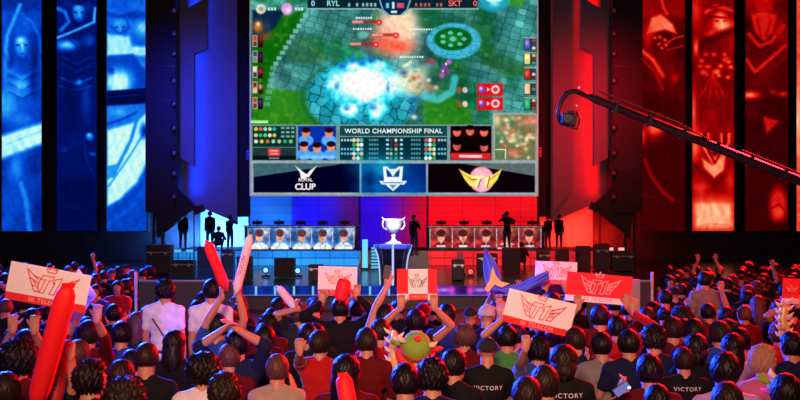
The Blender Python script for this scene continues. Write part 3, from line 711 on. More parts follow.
def draw_r3(c, x):
    c.glow(x + 8, 4, 7, 12, g3(.4), .8); c.glow(x + 20, -4, 14, 5, g3(.8), .8); c.glow(x + 18, 13, 8, 2.4, g3(.92), .9); c.line([(x + 6, 22), (x + 10, 12), (x + 30, 12), (x + 36, 20)], 2, g3(.22), .8, 2)
    c.ell(x + 19, 6, 12, 10, g3(.55), .8, .5); c.poly([(x+6,14),(x+32,14),(x+28,32),(x+19,42),(x+10,32)], g3(.62), .9, 3); c.line([(x+12,20),(x+16,36)], 2, g3(.35), .7, 2); c.line([(x+26,20),(x+21,36)], 2, g3(.38), .7, 2); c.line([(x + 4, 34), (x + 14, 46), (x + 26, 42), (x + 38, 26)], 3.5, g3(.7), .8, 3); c.line([(x + 4, 48), (x + 18, 54), (x + 28, 46)], 2.5, g3(.3), .8, 2)
    c.line([(x + 2, 60), (x + 10, 72), (x + 40, 46)], 3, g3(.74), .8, 3); c.line([(x + 8, 84), (x + 24, 70), (x + 42, 56)], 4, g3(.3), .8, 4); c.glow(x + 34, 30, 6, 14, g3(.5), .6)
    c.rect(x, 88, x + 44, 235, g3(.12), .88, 8); c.glow(x + 5, 95, 10, 4, g3(.93), .95); c.glow(x + 28, 92, 4, 3, g3(.6), .7); c.glow(x + 38, 94, 5, 3, g3(.7), .8)
    c.glow(x + 8, 112, 5, 9, g3(.28), .7); c.poly([(x + 18, 116), (x + 34, 121), (x + 22, 134)], g3(.6), .9, 3)
    c.ell(x + 33, 205, 11, 24, g3(.62), .95, .5); c.glow(x + 34, 212, 6, 5, g3(.8), .7); c.rect(x + 20, 222, x + 44, 232, g3(.1), .8, 5); c.line([(x + 24, 210), (x + 34, 204), (x + 42, 214)], 1.4, g3(.3), .8, 1.5)
    c.line([(x + 24, 170), (x + 34, 172)], 1, g3(.3), .6, 1)
def draw_r4(c, x):
    c.rect(x, -60, x + 6, 234, g3(.85), .8, 3); c.glow(x + 2, 120, 4, 40, g3(.98), .8)
banner(2, 42, True, draw_l1, 'leftmost tall blue screen, pale diagonal band across its lower half', .42, 1)
banner(57, 97, True, draw_l2, 'second tall blue screen from the left, darkest of the blue ones', .24, 2)
banner(107, 147, True, draw_l3, 'tall blue screen with big white curved shapes, nearest the stage on the left', .55, 3)
banner(641, 685, False, draw_r1, 'tall dark red screen with small glowing spots, nearest the stage on the right', .2, 4)
banner(692, 734, False, draw_r2, 'tall red screen with a bright peach lower end and pointed pattern', .34, 5)
banner(745, 788, False, draw_r3, 'tall red screen with a glowing orange oval near its lower right corner', .22, 6)
banner(796, 838, False, draw_r4, 'tall red screen cut off by the right edge of the photo', .4, 7)

# ------------------------------------------------------------------ stage wings: hanging slabs, light strips, towers
slab_m = mat('grey_slab', (.22, .22, .24), .8, noise=.06, nscale=.8)
wallpan = mat('portal_wall', (.6, .58, .62), .8, noise=.05, nscale=.6)
def wing(mir):
    M = (lambda x: 788 - x) if mir else (lambda x: x)
    col = (1.0, .0005, .001) if mir else (.001, .035, 1.0)
    side = 'red' if mir else 'blue'; lr = 'right' if mir else 'left'
    def poly(name, pts, Y, th, m, label, cat='panel', group='hanging slabs beside the big screen'):
        w = [P(M(a), b, Y) for a, b in pts]; mb = MB(); c0 = sum(w, Vector()) / len(w)
        t = mb.prism([(q.x - c0.x, q.z - c0.z) for q in w], 0, th).build(name, m)
        t.location = (c0.x, Y, c0.z); tag(t, label, cat, group); return t
    poly('hanging_slab', [(179, 13), (207, -3), (207, 48), (194, 54), (194, 166), (180, 158)], 47.0, .35, slab_m, 'narrow dull %s slab with a stepped edge hanging beside the %s lamp tower' % (side, lr))
    poly('hanging_slab', [(176, -56), (237, -56), (237, 223), (182, 199), (182, 150), (176, 150)], 48.4, .3, slab_m, 'wide %s lit slab with slanted bottom hanging between big screen and %s tower' % (side, lr))
    if mir: poly('hanging_slab', [(215, -56), (235, -56), (235, 214), (215, 189)], 47.9, .12, slab_m, 'slim crimson slab overlapping the wide red slab, nearest the big screen')
    # rear wall of the portal
    a = P(M(154), 190, 52); b = P(M(252), 265, 52)
    o = MB().box((0, 0, 0), (abs(b.x - a.x), .2, a.z - b.z)).build('portal_wall', wallpan)
    o.location = ((a.x + b.x) / 2, 52, (a.z + b.z) / 2)
    tag(o, 'pale portal wall washed %s behind the standing crew on the %s of the stage' % (side, lr), 'wall panel', 'portal walls')
    # light strips hidden behind the slab edges
    p = P(M(191), 0, 48.1)
    ls = area('strip_%s_upper' % side, (p.x, 48.0, 8.6), (P(M(208), 0, 48.4).x, 48.5, 8.6), .16, col, 200, size_y=10)
    p = P(M(205), 262, 50.8); area('uplight_%s' % side, (p.x, 50.2, 1.3), (P(M(200), 0, 52).x, 52, 2.4), 3.2, (1.0, .012, .006) if mir else (.05, .25, 1.0), 380 if mir else 1000, size_y=.5)
    p = P(M(200), 190, 50); area('wash_%s_wall' % side, (p.x, 49.6, 4.2), (p.x, 52, 2.0), 3.0, col, 130, size_y=.4)
    p = P(M(182), 0, 44); area('front_%s' % side, (p.x, 38, 10), (P(M(205), 0, 48).x, 48, 6.5), 2.0, (.9, .002, .02) if mir else (.02, .03, .9), 210, math.radians(60))
    # lamp tower
    tw = empty('lamp_tower', (P(M(162), 0, 46).x, 46, 0)); tag(tw, 'tall black %s lamp tower with a column of small lamps beside the %s pictures' % (lr, side), 'tower', 'lamp towers beside the stage')
    MB().box((0, 0, 9.0), (1.38, .6, 12.6)).build('tower_cladding', black, tw)
    for q_ in (-.25, .15): MB().box((q_ * (-1 if mir else 1) - (.1 if not mir else -.1), 0, (2.7 + STZ) / 2), (.12, .3, 2.7 - STZ)).build('tower_leg', black, tw)
    for zz in range(15): MB().box((0, -.32, 3.0 + zz * .8), (1.38, .04, .06)).build('rung', mat('dark_metal', (.05, .05, .055), .4, .6), tw) if zz % 2 == 0 else None
    s = -1 if mir else 1
    q = [P(M(170), 180, 46), P(M(197), 207, 46), P(M(158), 238, 46), P(M(156), 200, 46)]
    MB().prism([(v.x - tw.location.x, v.z) for v in q], -.2, .1).build('side_brace', black, tw)
    k = 0
    for py in (10, 33, 53, 80, 103, 127, 152, 172, 195):
        p = P(M(172), py, 45.6)
        l = empty('tower_lamp', (p.x, 45.6, p.z)); tag(l, 'small dim lamp mounted on the %s tower, lamp %s from the top' % (lr, ['first', 'second', 'third', 'fourth', 'fifth', 'sixth', 'seventh', 'eighth', 'lowest'][k]) if k < 8 else 'small dim lamp mounted on the %s tower, lowest of its column' % lr, 'lamp', 'lamps on the towers')
        MB().tube([(0, 0, 0), (s * .12, -.22, -.06)], [.09, .12], 12).build('lamp_body', mat('lamp_metal', (.04, .04, .045), .5, .3), l)
        MB().box((0, .07, 0), (.08, .14, .26)).build('yoke', black, l)
        MB().ball((s * .122, -.225, -.06), (.10, .03, .10)).build('lens', mat('lens_' + side, (.06, .05, .06), .3, emis=(.12, .0, .01) if mir else (.01, .02, .16), estr=.8), l)
        k += 1
wing(False); wing(True)
# dark drapes between slab and screen
for px, nm in ((244, 'left'), (544, 'right')):
    o = MB().box((0, 0, 0), (.62, .12, 13)).build('black_drape', darkwall); o.location = (sx(px, 48.9), 48.9, 9.0)
    tag(o, 'narrow black drape along the %s edge of the big screen' % nm, 'drape', 'drapes beside the big screen')
# small spot lamps glowing at the screen edges
for px, py, side in ((247.9, 155, 'blue'), (540.3, 152, 'red')):
    p = P(px, py, 48.0); l = empty('edge_lamp', p); tag(l, 'small bright %s lamp at the lower edge of the big screen' % side, 'lamp', 'lamps at the screen edges')
    MB().box((0, .1, 0), (.2, .18, .5)).build('lamp_body', black, l)
    mb = MB()
    for k in range(4): mb.ball((0, 0, -.18 + k * .12), (.07, .02, .045))
    mb.build('lens', emis_mat('lamp_' + side, (20, 50, 235) if side == 'blue' else (240, 20, 30), 1.0), l)
# dark lower facade under the side pictures
for s, nm in ((-1, 'left'), (1, 'right')):
    o = MB().box((0, 0, 0), (20, .3, 15.6)).build('black_facade', darkwall); o.location = (s * 20.2 + (-.35 if s > 0 else 0), 51.0, 7.8)
    tag(o, 'black facade carrying the tall picture screens on the %s' % nm, 'wall panel', 'facades beside the stage')
# ------------------------------------------------------------------ people
def remesh(mb, name, vox, smooth=3, noise=0.0, nseed=0, nfreq=18.0):
    me = mb.mesh(name); o = bpy.data.objects.new('tmp', me); COL.objects.link(o)
    r = o.modifiers.new('r', 'REMESH'); r.mode = 'VOXEL'; r.voxel_size = vox; r.use_smooth_shade = True
    if smooth:
        s = o.modifiers.new('s', 'SMOOTH'); s.iterations = smooth; s.factor = .5
    dg = bpy.context.evaluated_depsgraph_get()
    out = bpy.data.meshes.new_from_object(o.evaluated_get(dg))
    bpy.data.objects.remove(o); bpy.data.meshes.remove(me)
    out.name = name; out.materials.clear()
    if noise:
        n = len(out.vertices); co = np.empty(n * 3); out.vertices.foreach_get('co', co); co = co.reshape(-1, 3)
        nr = np.empty(n * 3); out.vertices.foreach_get('normal', nr); nr = nr.reshape(-1, 3)
        p = co * nfreq + nseed
        d = np.sin(p[:, 0] + 1.7 * np.sin(p[:, 2] * .8)) * np.sin(p[:, 2] * 1.1 + np.sin(p[:, 1])) + .5 * np.sin(2.3 * p[:, 0] + p[:, 1] * 1.9 + p[:, 2] * 2.1)
        co += nr * (d * noise)[:, None]; out.vertices.foreach_set('co', co.ravel())
    out.polygons.foreach_set('use_smooth', [True] * len(out.polygons)); out.update()
    return out

def lerp(a, b, t): return a + (b - a) * t
class Pose:
    """joints of one figure in its own frame: feet on z 0, facing +y"""
    def __init__(s, stand=False, lean=0.0, crouch=False):
        s.stand = stand
        if crouch: s.H = Vector((0, 0, .30)); s.N = Vector((0, .16, .78))
        elif stand: s.H = Vector((0, 0, .95)); s.N = Vector((0, lean, 1.46))
        else: s.H = Vector((0, 0, .50)); s.N = Vector((0, lean, 1.03))
        s.head = s.N + Vector((0, .03 + lean * .3, .172))
        s.hyaw = 0.0; s.hpitch = 0.0
        if crouch:
            s.legs = [((sg * .1, 0, .30), (sg * .16, .38, .46), (sg * .14, .18, .09)) for sg in (-1, 1)]
        elif stand:
            s.legs = [((sg * .09, 0, .92), (sg * .11, .02, .50), (sg * .12, -.02, .09)) for sg in (-1, 1)]
        else:
            s.legs = [((sg * .10, 0, .50), (sg * .13, .42, .50), (sg * .13, .40, .09)) for sg in (-1, 1)]
        s.arms = {}      # side -> (shoulder, elbow, wrist, hand direction, palm normal, curl, spread)
        for sg in (-1, 1):
            S = s.sh(sg)
            if stand: s.setarm(sg, S + Vector((sg * .045, .07, -.545)), (0, .25, -1), (-sg, 0, 0), .5, .05, (sg * .3, -1, 0))
            else: s.setarm(sg, Vector((sg * .11, .30, .64)), (-sg * .4, 1, -.1), (0, 0, -1), .4, .05)
    def sh(s, sg): return s.N + Vector((sg * .175, -.01, -.045))
    def setarm(s, sg, wrist, hd, pn, curl=.3, spread=.1, hint=None):
        S = s.sh(sg); W = Vector(wrist); L1, L2 = .29, .265
        d = W - S
        if d.z > .15: S = S + Vector((0, 0, .035)); d = W - S
        D = d.length; mx = (L1 + L2) * .995
        if D > mx: W = S + d / D * mx; d = W - S; D = mx
        if hint is None: hint = Vector((sg * .9, -.5 if d.z < .2 else .1, -.6))
        h = Vector(hint); dn = d.normalized(); h = (h - dn * h.dot(dn)).normalized()
        a = (L1 * L1 - L2 * L2 + D * D) / (2 * D); k = math.sqrt(max(L1 * L1 - a * a, 0))
        E = S + dn * a + h * k
        s.arms[sg] = (S, E, W, Vector(hd).normalized(), Vector(pn).normalized(), curl, spread)

def hand(mb, W, d, n, curl, spread, sg, grip=False):
    n = (n - d * n.dot(d)).normalized(); l = n.cross(d).normalized()   # l: lateral
    if l.x * sg > 0: l = -l          # l points toward the thumb (inner) side by default
    K = W + d * .085
    for k, t in enumerate((-1.0, -.35, .3, .95)):
        mb.cap(W + l * t * .018, .021, K + l * t * .030, .0135, 8)
    mb.cap(W - d * .02, .026, W + d * .03, .025, 8)
    lens = (.060, .075, .080, .070)
    for k, t in enumerate((-1.0, -.35, .3, .95)):
        b = K + l * t * .030; fd = (d + l * t * spread * 1.6).normalized()
        c1, c2 = curl * .8, curl * 1.8
        d1 = (fd * math.cos(c1) + n * math.sin(c1)); d2 = (fd * math.cos(c2 + c1 * .5) + n * math.sin(c2 + c1 * .5))
        m = b + d1 * lens[k] * .52; e = m + d2 * lens[k] * .48
        mb.cap(b, .0105, m, .0095, 8); mb.cap(m, .0095, e, .0082, 8)
    b = W + d * .03 + l * .024; td = (d * .72 + l * (.75 if spread > .06 else .5) + n * .35).normalized()
    m = b + td * .045; e = m + (td + d * .4 + n * curl * .6).normalized() * .034
    mb.cap(b, .014, m, .0115, 8); mb.cap(m, .0115, e, .009, 8)

def torso(mb, p, g=0.0, bottom=-.06):
    """g = how much fatter (for clothes)"""
    ax = (p.N - p.H)
    prof = [(-.06, .168, .125), (.08, .160, .122), (.25, .145, .110), (.42, .142, .108), (.58, .158, .115), (.72, .170, .118), (.84, .165, .105), (.92, .135, .085)]
    for t, rx, ry in prof:
        if t < bottom: continue
        c = p.H + ax * t
        mb.ball(c, (rx + g, ry + g, .085 + g * .5), nu=16, nv=8)
    for sg in (-1, 1):
        S = p.arms[sg][0]
        mb.cap(p.H + ax * .80 + Vector((sg * .08, 0, 0)), .085 + g, S, .058 + g, 12)
        mb.cap(p.N + Vector((sg * .025, -.012, .012)), .052 + g * .8, S + Vector((-sg * .02, 0, .008)), .048 + g, 10)

def headshape(mb, p):
    R = Euler((p.hpitch, 0, p.hyaw)).to_matrix(); c = p.head
    def q(x, y, z): return c + R @ Vector((x, y, z))
    mb.ball(c + R @ Vector((0, -.012, .022)), (.077, .094, .090), R, 16, 12)
    mb.ball(q(0, .022, -.035), (.058, .066, .082), R, 14, 10)
    mb.cap(q(0, .055, -.085), .026, q(0, .05, -.07), .03)
    mb.cap(q(-.03, .03, -.08), .03, q(.03, .03, -.08), .03)
    mb.cap(q(0, .086, .012), .009, q(0, .106, -.020), .0125)         # nose
    mb.cap(q(-.022, .082, -.058), .007, q(.022, .082, -.058), .007)   # lips
    mb.cap(q(-.045, .076, .028), .012, q(.045, .076, .028), .012)     # brow
    for sg in (-1, 1):
        mb.ball(q(sg * .078, -.005, -.008), (.010, .020, .032), R, 8, 6)
        mb.ball(q(sg * .030, .080, .008), (.013, .010, .009), R, 8, 6)
        mb.ball(q(sg * .038, .06, -.02), (.022, .025, .02), R, 8, 6)
    mb.cap(p.N + Vector((0, -.012, -.03)), .070, c + R @ Vector((0, -.022, -.055)), .060, 14)

def body_mesh(p, vox):
    mb = MB(); torso(mb, p); headshape(mb, p)
    for sg in (-1, 1):
        S, E, W, d, n, curl, spread = p.arms[sg]
        mb.cap(S, .052, E, .038, 12); mb.cap(E, .039, lerp(E, W, .35), .040, 12); mb.cap(lerp(E, W, .35), .040, W, .026, 12)
        hand(mb, W, d, n, curl, spread, sg)
        a, b, c = [Vector(q) for q in p.legs[0 if sg < 0 else 1]]
        mb.cap(a, .085, b, .058, 12); mb.cap(b, .056, lerp(b, c, .35), .054, 12); mb.cap(lerp(b, c, .35), .054, c, .036, 12)
        mb.cap(c + Vector((0, -.03, -.045)), .038, c + Vector((0, .14, -.06)), .028, 10)
    return remesh(mb, 'person_body', vox, 2)

def shirt_mesh(p, sleeve, vox=.018, seed=0, hood=False):
    mb = MB(); torso(mb, p, .016, -.07)
    for sg in (-1, 1):
        S, E, W, *_ = p.arms[sg]
        if sleeve == 'long':
            mb.cap(S, .066, E, .054, 12); mb.cap(E, .054, lerp(E, W, .93), .038, 12)
        elif sleeve == 'elbow':
            mb.cap(S, .066, E, .056, 12); mb.cap(E, .056, lerp(E, W, .2), .05, 12)
        elif sleeve == 'short':
            mb.cap(S, .066, lerp(S, E, .62), .058, 12)
    if hood: mb.tube([p.N + Vector((.09 * math.cos(a), -.06 + .06 * math.sin(a), .02 + .02 * math.sin(a * 2))) for a in np.linspace(0, 2 * PI, 12, endpoint=False)], .035, 8, closed=True)
    return remesh(mb, 'shirt', vox, 3, noise=.0035, nseed=seed, nfreq=22)

def legs_mesh(p, vox=.024):
    mb = MB()
    mb.ball(p.H + Vector((0, 0, 0)), (.182, .138, .11), nu=14)
    for sg in (0, 1):
        a, b, c = [Vector(q) for q in p.legs[sg]]
        mb.cap(a, .102, b, .074, 12); mb.cap(b, .073, c + Vector((0, 0, .03)), .056, 12)
    return remesh(mb, 'trousers', vox, 2, noise=.003, nfreq=20)
def shoes_mesh(p):
    mb = MB()
    for sg in (0, 1):
        c = Vector(p.legs[sg][2])
        mb.cap((c.x, c.y - .05, .045), .045, (c.x, c.y + .15, .04), .04, 10); mb.cap((c.x, c.y - .03, .05), .05, (c.x, c.y - .01, .09), .048, 10)
        mb.box((c.x, c.y + .045, .012), (.09, .27, .024))
    return mb.mesh('shoes', True)

def ico(sub):
    import bmesh
    bm = bmesh.new(); bmesh.ops.create_icosphere(bm, subdivisions=sub, radius=1.0)
    v = np.array([q.co[:] for q in bm.verts]); f = [[w.index for w in q.verts] for q in bm.faces]; bm.free(); return v, f
ICO = ico(5); ICO4 = ico(4)

def hair_mesh(style, seed=0):
    """centred on the head joint, face toward +y"""
    v, f = ICO
    d = v.copy(); x, y, z = d[:, 0], d[:, 1], d[:, 2]
    r = np.random.RandomState(seed)
    ph = r.rand(6) * 6
    az = np.arctan2(x, y)           # 0 toward the face
    tuft = (np.sin(az * 17 + ph[0] + 3 * z) * np.sin(z * 9 + ph[1]) + .6 * np.sin(az * 31 + ph[2] + z * 12) + .5 * np.sin(x * 23 + y * 19 + ph[3]))
    low = {'short': -.72, 'fade': -.55, 'messy': -.75, 'curly': -.75, 'long': -2, 'bob': -.95, 'bun': -.6}[style]
    R = np.ones(len(v)) * 1.0
    ex = {'short': (.099, .114, .122), 'fade': (.091, .106, .112), 'messy': (.108, .120, .130), 'curly': (.135, .138, .142), 'long': (.106, .118, .122), 'bob': (.116, .124, .122), 'bun': (.097, .110, .116)}[style]
    e = d * np.array(ex) + np.array((0, -.014, .022))
    amp = {'short': .0028, 'fade': .002, 'messy': .009, 'curly': .012, 'long': .003, 'bob': .003, 'bun': .002}[style]
    tuft = tuft + .7 * np.sin(az * 53 + ph[4] + 6 * z) * np.sin(z * 5 + ph[5])
    e += d * (tuft * amp)[:, None]
    # hairline: shrink in front of the face and under the nape
    face = np.clip((y - (.30 + .35 * (z > .35) + .2 * np.clip(z, 0, 1))) * 6, 0, 1) * (z < .78)
    nape = np.clip((low - z) * 7, 0, 1)
    k = np.maximum(face, nape)
    e = e * (1 - k[:, None]) + (d * np.array((.045, .055, .05)) + np.array((0, -.02, .0))) * k[:, None]
    if style in ('long', 'bob'):
        L = .30 if style == 'long' else .13
        m = (z < -.1) & (y < .25)
        s = np.clip((-.1 - z) / .9, 0, 1)
        e2 = e.copy()
        e2[:, 2] = np.where(m, .01 - s * L + tuft * .006, e[:, 2])
        wx = .096 + (.02 if style == 'long' else .012) * np.sin(s * PI) - .03 * s
        e2[:, 0] = np.where(m, np.sin(az) * wx + tuft * .003, e[:, 0])
        e2[:, 1] = np.where(m, np.minimum(np.cos(az) * .10, .02) - .035 - .02 * np.sin(s * PI) + tuft * .003 - .03 * s, e[:, 1])
        e = e2
    mb = MB(); mb.add(e, f)
    if style == 'bun':
        mb.ball((0, -.11, .075), (.045, .042, .042), nu=14, nv=10)
        mb.ball((.01, -.135, .08), (.025, .022, .03), nu=10, nv=8)
    me = mb.mesh('hair', True)
    return me
def cap_mesh(backward=True):
    v, f = ICO4; d = v.copy(); z = d[:, 2]
    e = d * np.array((.098, .112, .108)) + np.array((0, -.012, .026))
    e[:, 2] = np.where(z < .05, .030 + (e[:, 2] - .030) * .06, e[:, 2])
    mb = MB(); mb.add(e, f)
    sg = -1 if backward else 1
    pts = []; n = 12
    for k in range(n + 1):
        a = PI * k / n; pts.append((.085 * math.cos(a), sg * (.08 + .085 * math.sin(a) ** .8 if math.sin(a) > 0 else .08)))
    top = [(x_, y_, .030 - .25 * (abs(x_) ** 2) * 8 * .1) for x_, y_ in pts]; bot = [(x_, y_, zz - .008) for x_, y_, zz in top]
    m = len(top); ff = [tuple(range(m)), tuple(reversed(range(m, 2 * m)))] + [(i, i + m, (i + 1) % m + m, (i + 1) % m) for i in range(m)]
    mb.add(top + bot, ff); mb.ball((0, -.012, .134), .010)
    return mb.mesh('cap', True)

HAIRS = {}
def get_hair(style, seed):
    k = (style, seed)
    if k not in HAIRS: HAIRS[k] = cap_mesh() if style == 'cap' else hair_mesh(style, seed)
    return HAIRS[k]

SKINS = [mat('skin_fair', (.46, .20, .115), .55, noise=.08, nscale=30), mat('skin_tan', (.34, .145, .085), .55, noise=.08, nscale=30), mat('skin_warm', (.40, .17, .10), .55, noise=.08, nscale=30)]
HM = {'black': mat('hair_black', (.005, .003, .004), .48, spec=.22, bump=.7, nscale=90), 'brown': mat('hair_brown', (.016, .007, .004), .52, spec=.22, bump=.7, nscale=90),
      'auburn': mat('hair_auburn', (.07, .018, .010), .6, bump=.4, nscale=120), 'blond': mat('hair_blond', (.34, .17, .08), .7, bump=.4, nscale=120), 'grey': mat('hair_grey', (.5, .48, .55), .6, bump=.3, nscale=90)}
CM = {'black': (.010, .010, .012), 'navy': (.010, .014, .045), 'charcoal': (.022, .022, .026), 'grey': (.19, .17, .17), 'lightgrey': (.42, .38, .36), 'white': (.66, .64, .70), 'red': (.40, .008, .010), 'darkred': (.10, .006, .008), 'blue': (.02, .05, .25), 'lilac': (.42, .28, .62), 'beige': (.34, .25, .19), 'pink': (.5, .12, .22), 'green': (.05, .22, .06)}
CLM = {k: mat('cloth_' + k, v, .9, noise=.12, nscale=14, bump=.15, spec=.08, sheen=.2 if max(v) > .1 else 0) for k, v in CM.items()}
JEANS = mat('denim', (.02, .03, .07), .9, noise=.3, nscale=50); SHOE = mat('shoe_rubber', (.12, .12, .12), .6)

def dress(root, p, bodyme, hair, hcol, hseed, shirt_me, scol, legs_me, shoes_me, skin):
    hp = p.head; R = Euler((p.hpitch, 0, p.hyaw))
    if hair:
        h = link('cap' if hair == 'cap' else 'hair', get_hair(hair, hseed), None, root)
        h.location = hp; h.rotation_euler = R
        me = h.data
        if not me.materials: me.materials.append(HM['black'])
        h.material_slots[0].link = 'OBJECT'; h.material_slots[0].material = CLM['charcoal'] if hair == 'cap' and hcol == 'black' else (CLM[hcol] if hair == 'cap' else HM[hcol])
    s = link('shirt', shirt_me, None, root); 
    if not shirt_me.materials: shirt_me.materials.append(CLM['black'])
    s.material_slots[0].link = 'OBJECT'; s.material_slots[0].material = CLM[scol]
    link('trousers', legs_me, JEANS if not legs_me.materials else JEANS, root)
    link('shoes', shoes_me, SHOE, root)
    return s

LEGS = {}; SHOES = {}
def shared_legs(p, key):
    if key not in LEGS: LEGS[key] = legs_mesh(p); SHOES[key] = shoes_mesh(p); LEGS[key].materials.append(JEANS); SHOES[key].materials.append(SHOE)
    return LEGS[key], SHOES[key]

# ---- shared variants for seated spectators
VAR = []
for i in range(6):
    p = Pose(False, lean=(.0, .03, -.02, .05, .0, .02)[i]); p.hyaw = (0, .25, -.3, .1, -.12, .5)[i]; p.hpitch = (.0, -.05, .05, -.1, .1, 0)[i]
    if i == 3:
        p.setarm(-1, (.02, .30, .86), (.6, .3, .6), (1, 0, 0), .5); p.setarm(1, (.05, .31, .84), (-.6, .3, .6), (-1, 0, 0), .5)
    bm_ = body_mesh(p, .014); bm_.materials.append(SKINS[0])
    VAR.append((p, bm_, shirt_mesh(p, 'short' if i % 2 == 0 else 'long', .02, i)))
ARMV = []
for i in range(3):      # seated with raised arms
    p = Pose(False, lean=.01)
    if i == 0: p.setarm(-1, (-.2, .08, 1.50), (-.1, .1, 1), (0, 1, 0), .2, .25); p.setarm(1, (.18, .08, 1.52), (.1, .1, 1), (0, 1, 0), .2, .25)
    if i == 1: p.setarm(1, (.22, .06, 1.53), (.1, 0, 1), (0, 1, 0), .9, .0)
    if i == 2: p.setarm(-1, (-.03, .2, 1.38), (.2, .1, 1), (1, .2, 0), .1, .05); p.setarm(1, (.03, .2, 1.38), (-.2, .1, 1), (-1, .2, 0), .1, .05)
    bm_ = body_mesh(p, .010); bm_.materials.append(SKINS[0])
    ARMV.append((p, bm_, shirt_mesh(p, 'short', .02, i + 7)))

PEOPLE = []
def setskin(o, sk):
    o.material_slots[0].link = 'OBJECT'; o.material_slots[0].material = SKINS[sk]

PROTO = {}
def seated(x, y, var, yaw, sc, hair, hcol, scol, label, group=None, sk=0, hseed=0, arms=False):
    p, bme, sme = (ARMV if arms else VAR)[var]
    key = (arms, var)
    if key not in PROTO:
        o = link('person', bme, None); legs, shoes = shared_legs(p, 'seat')
        dress(o, p, bme, hair, hcol, hseed, sme, scol, legs, shoes, sk); PROTO[key] = o
    else:
        src = PROTO[key]; o = src.copy(); COL.objects.link(o)
        for ch in src.children:
            c_ = ch.copy(); c_.parent = o; COL.objects.link(c_)
            if ch.name.startswith(('hair', 'cap')):
                c_.data = get_hair(hair, hseed); c_.name = 'cap' if hair == 'cap' else 'hair'
                if not c_.data.materials: c_.data.materials.append(HM['black'])
                c_.material_slots[0].link = 'OBJECT'; c_.material_slots[0].material = (CLM['charcoal'] if hcol == 'black' else CLM[hcol]) if hair == 'cap' else HM[hcol]
            if ch.name.startswith('shirt'):
                c_.material_slots[0].link = 'OBJECT'; c_.material_slots[0].material = CLM[scol]
    setskin(o, sk)
    o.location = (x, y, 0); o.rotation_euler = (0, 0, yaw); o.scale = (sc, sc, sc)
    tag(o, label, 'person', group); PEOPLE.append((x, y)); return o

def posed(px, py, label, hair='short', hcol='black', scol='black', stand=False, sleeve='short', L=None, R=None, hyaw=0, hpitch=0, sk=0, hseed=1, Y=None, yaw=0, lean=0.0, vox=.0085, hc=None, crouch=False, floor=0.0, cat='person', group=None, sc=1.0, hood=False):
    """a figure with its own pose. L, R: dict(at=(px,py,Y) wrist target, d=, n=, curl=, spread=, hint=)"""
    p = Pose(stand, lean, crouch); hz = p.head.z * sc + floor
    if Y is None: Y = (CAMZ - hz) * F / (py - HORIZON)
    x = sx(px, Y) ; root = Vector((x, Y, floor))
    p.hyaw = hyaw; p.hpitch = hpitch
    for sg, a in ((-1, L), (1, R)):
        if a:
            q = P(*a['at']) if len(a['at']) == 3 and a['at'][0] > 5 else Vector(a['at']) + root
            q = Matrix.Rotation(-yaw, 3, 'Z') @ ((q - root) / sc)
            p.setarm(sg, q, a.get('d', (0, 0, 1)), a.get('n', (0, 1, 0)), a.get('curl', .3), a.get('spread', .12), a.get('hint'))
    bme = body_mesh(p, vox); bme.materials.append(SKINS[sk]); sme = shirt_mesh(p, sleeve, .016, hseed + px, hood)
    o = link('person', bme, None); legs, shoes = shared_legs(p, 'crouch' if crouch else ('stand' if stand else 'seat'))
    o.material_slots[0].link = 'OBJECT'; o.material_slots[0].material = SKINS[sk]
    s = dress(o, p, bme, hair, hcol, hseed, sme, scol, legs, shoes, sk)
    if abs(yaw) > 2 or abs(hyaw) > 1:
        Rh = Euler((p.hpitch, 0, p.hyaw)).to_matrix(); mb = MB()
        for sg in (-1, 1): mb.ball(p.head + Rh @ Vector((sg * .030, .087, .010)), (.011, .006, .007), Rh, 8, 6)
        mb.build('eyes', mat('eye_dark', (.02, .012, .01), .3), o, smooth=True)
    o.location = root; o.rotation_euler = (0, 0, yaw); o.scale = (sc,) * 3
    tag(o, label, cat, group); PEOPLE.append((x, Y))
    return o, p, s
# ------------------------------------------------------------------ placards with the winged mark
PAPER = mat('placard_white', (.86, .82, .80), .85); PAPR = mat('placard_red', (.80, .012, .015), .75); INKR = mat('ink_red', (.78, .09, .09), .8); INKP = mat('ink_pale', (.95, .50, .44), .8)
INKD = mat('ink_dark', (.14, .05, .05), .8)
def stroke(pts, w):
    """closed outline as a flat ribbon polygon list"""
    q = []
    n = len(pts)
    for i in range(n):
        a = Vector(pts[i]).to_3d(); b = Vector(pts[(i + 1) % n]).to_3d(); d = (b - a)
        if d.length < 1e-6: continue
        d.normalize(); s = Vector((-d.y, d.x, 0)) * w / 2; a = a - d * w / 2; b = b + d * w / 2
        q.append([(a + s)[:2], (b + s)[:2], (b - s)[:2], (a - s)[:2]])
    return q
LOGO_T = [(-.20, .20), (.07, .20), (.04, .10), (-.03, .10), (-.12, -.22), (-.22, -.22), (-.12, .10), (-.23, .10)]
LOGO_1 = [(.10, .14), (.26, .20), (.13, -.22), (.02, -.22), (.11, .06), (.07, .05)]
WING_L = [[(-.58, .30), (-.50, .10), (-.26, .0), (-.24, .12), (-.40, .16)], [(-.50, .10), (-.42, -.06), (-.27, -.10), (-.26, .0)], [(-.42, -.06), (-.34, -.20), (-.24, -.20), (-.27, -.10)]]
WING_R = [[(.66, .26), (.54, .08), (.27, .0), (.29, .10), (.46, .14)], [(.54, .08), (.42, -.06), (.25, -.10), (.27, .0)], [(.42, -.06), (.33, -.20), (.20, -.20), (.25, -.10)]]
CROWN = [(-.10, .30), (-.14, .42), (-.06, .36), (.0, .46), (.05, .36), (.12, .40), (.09, .29)]
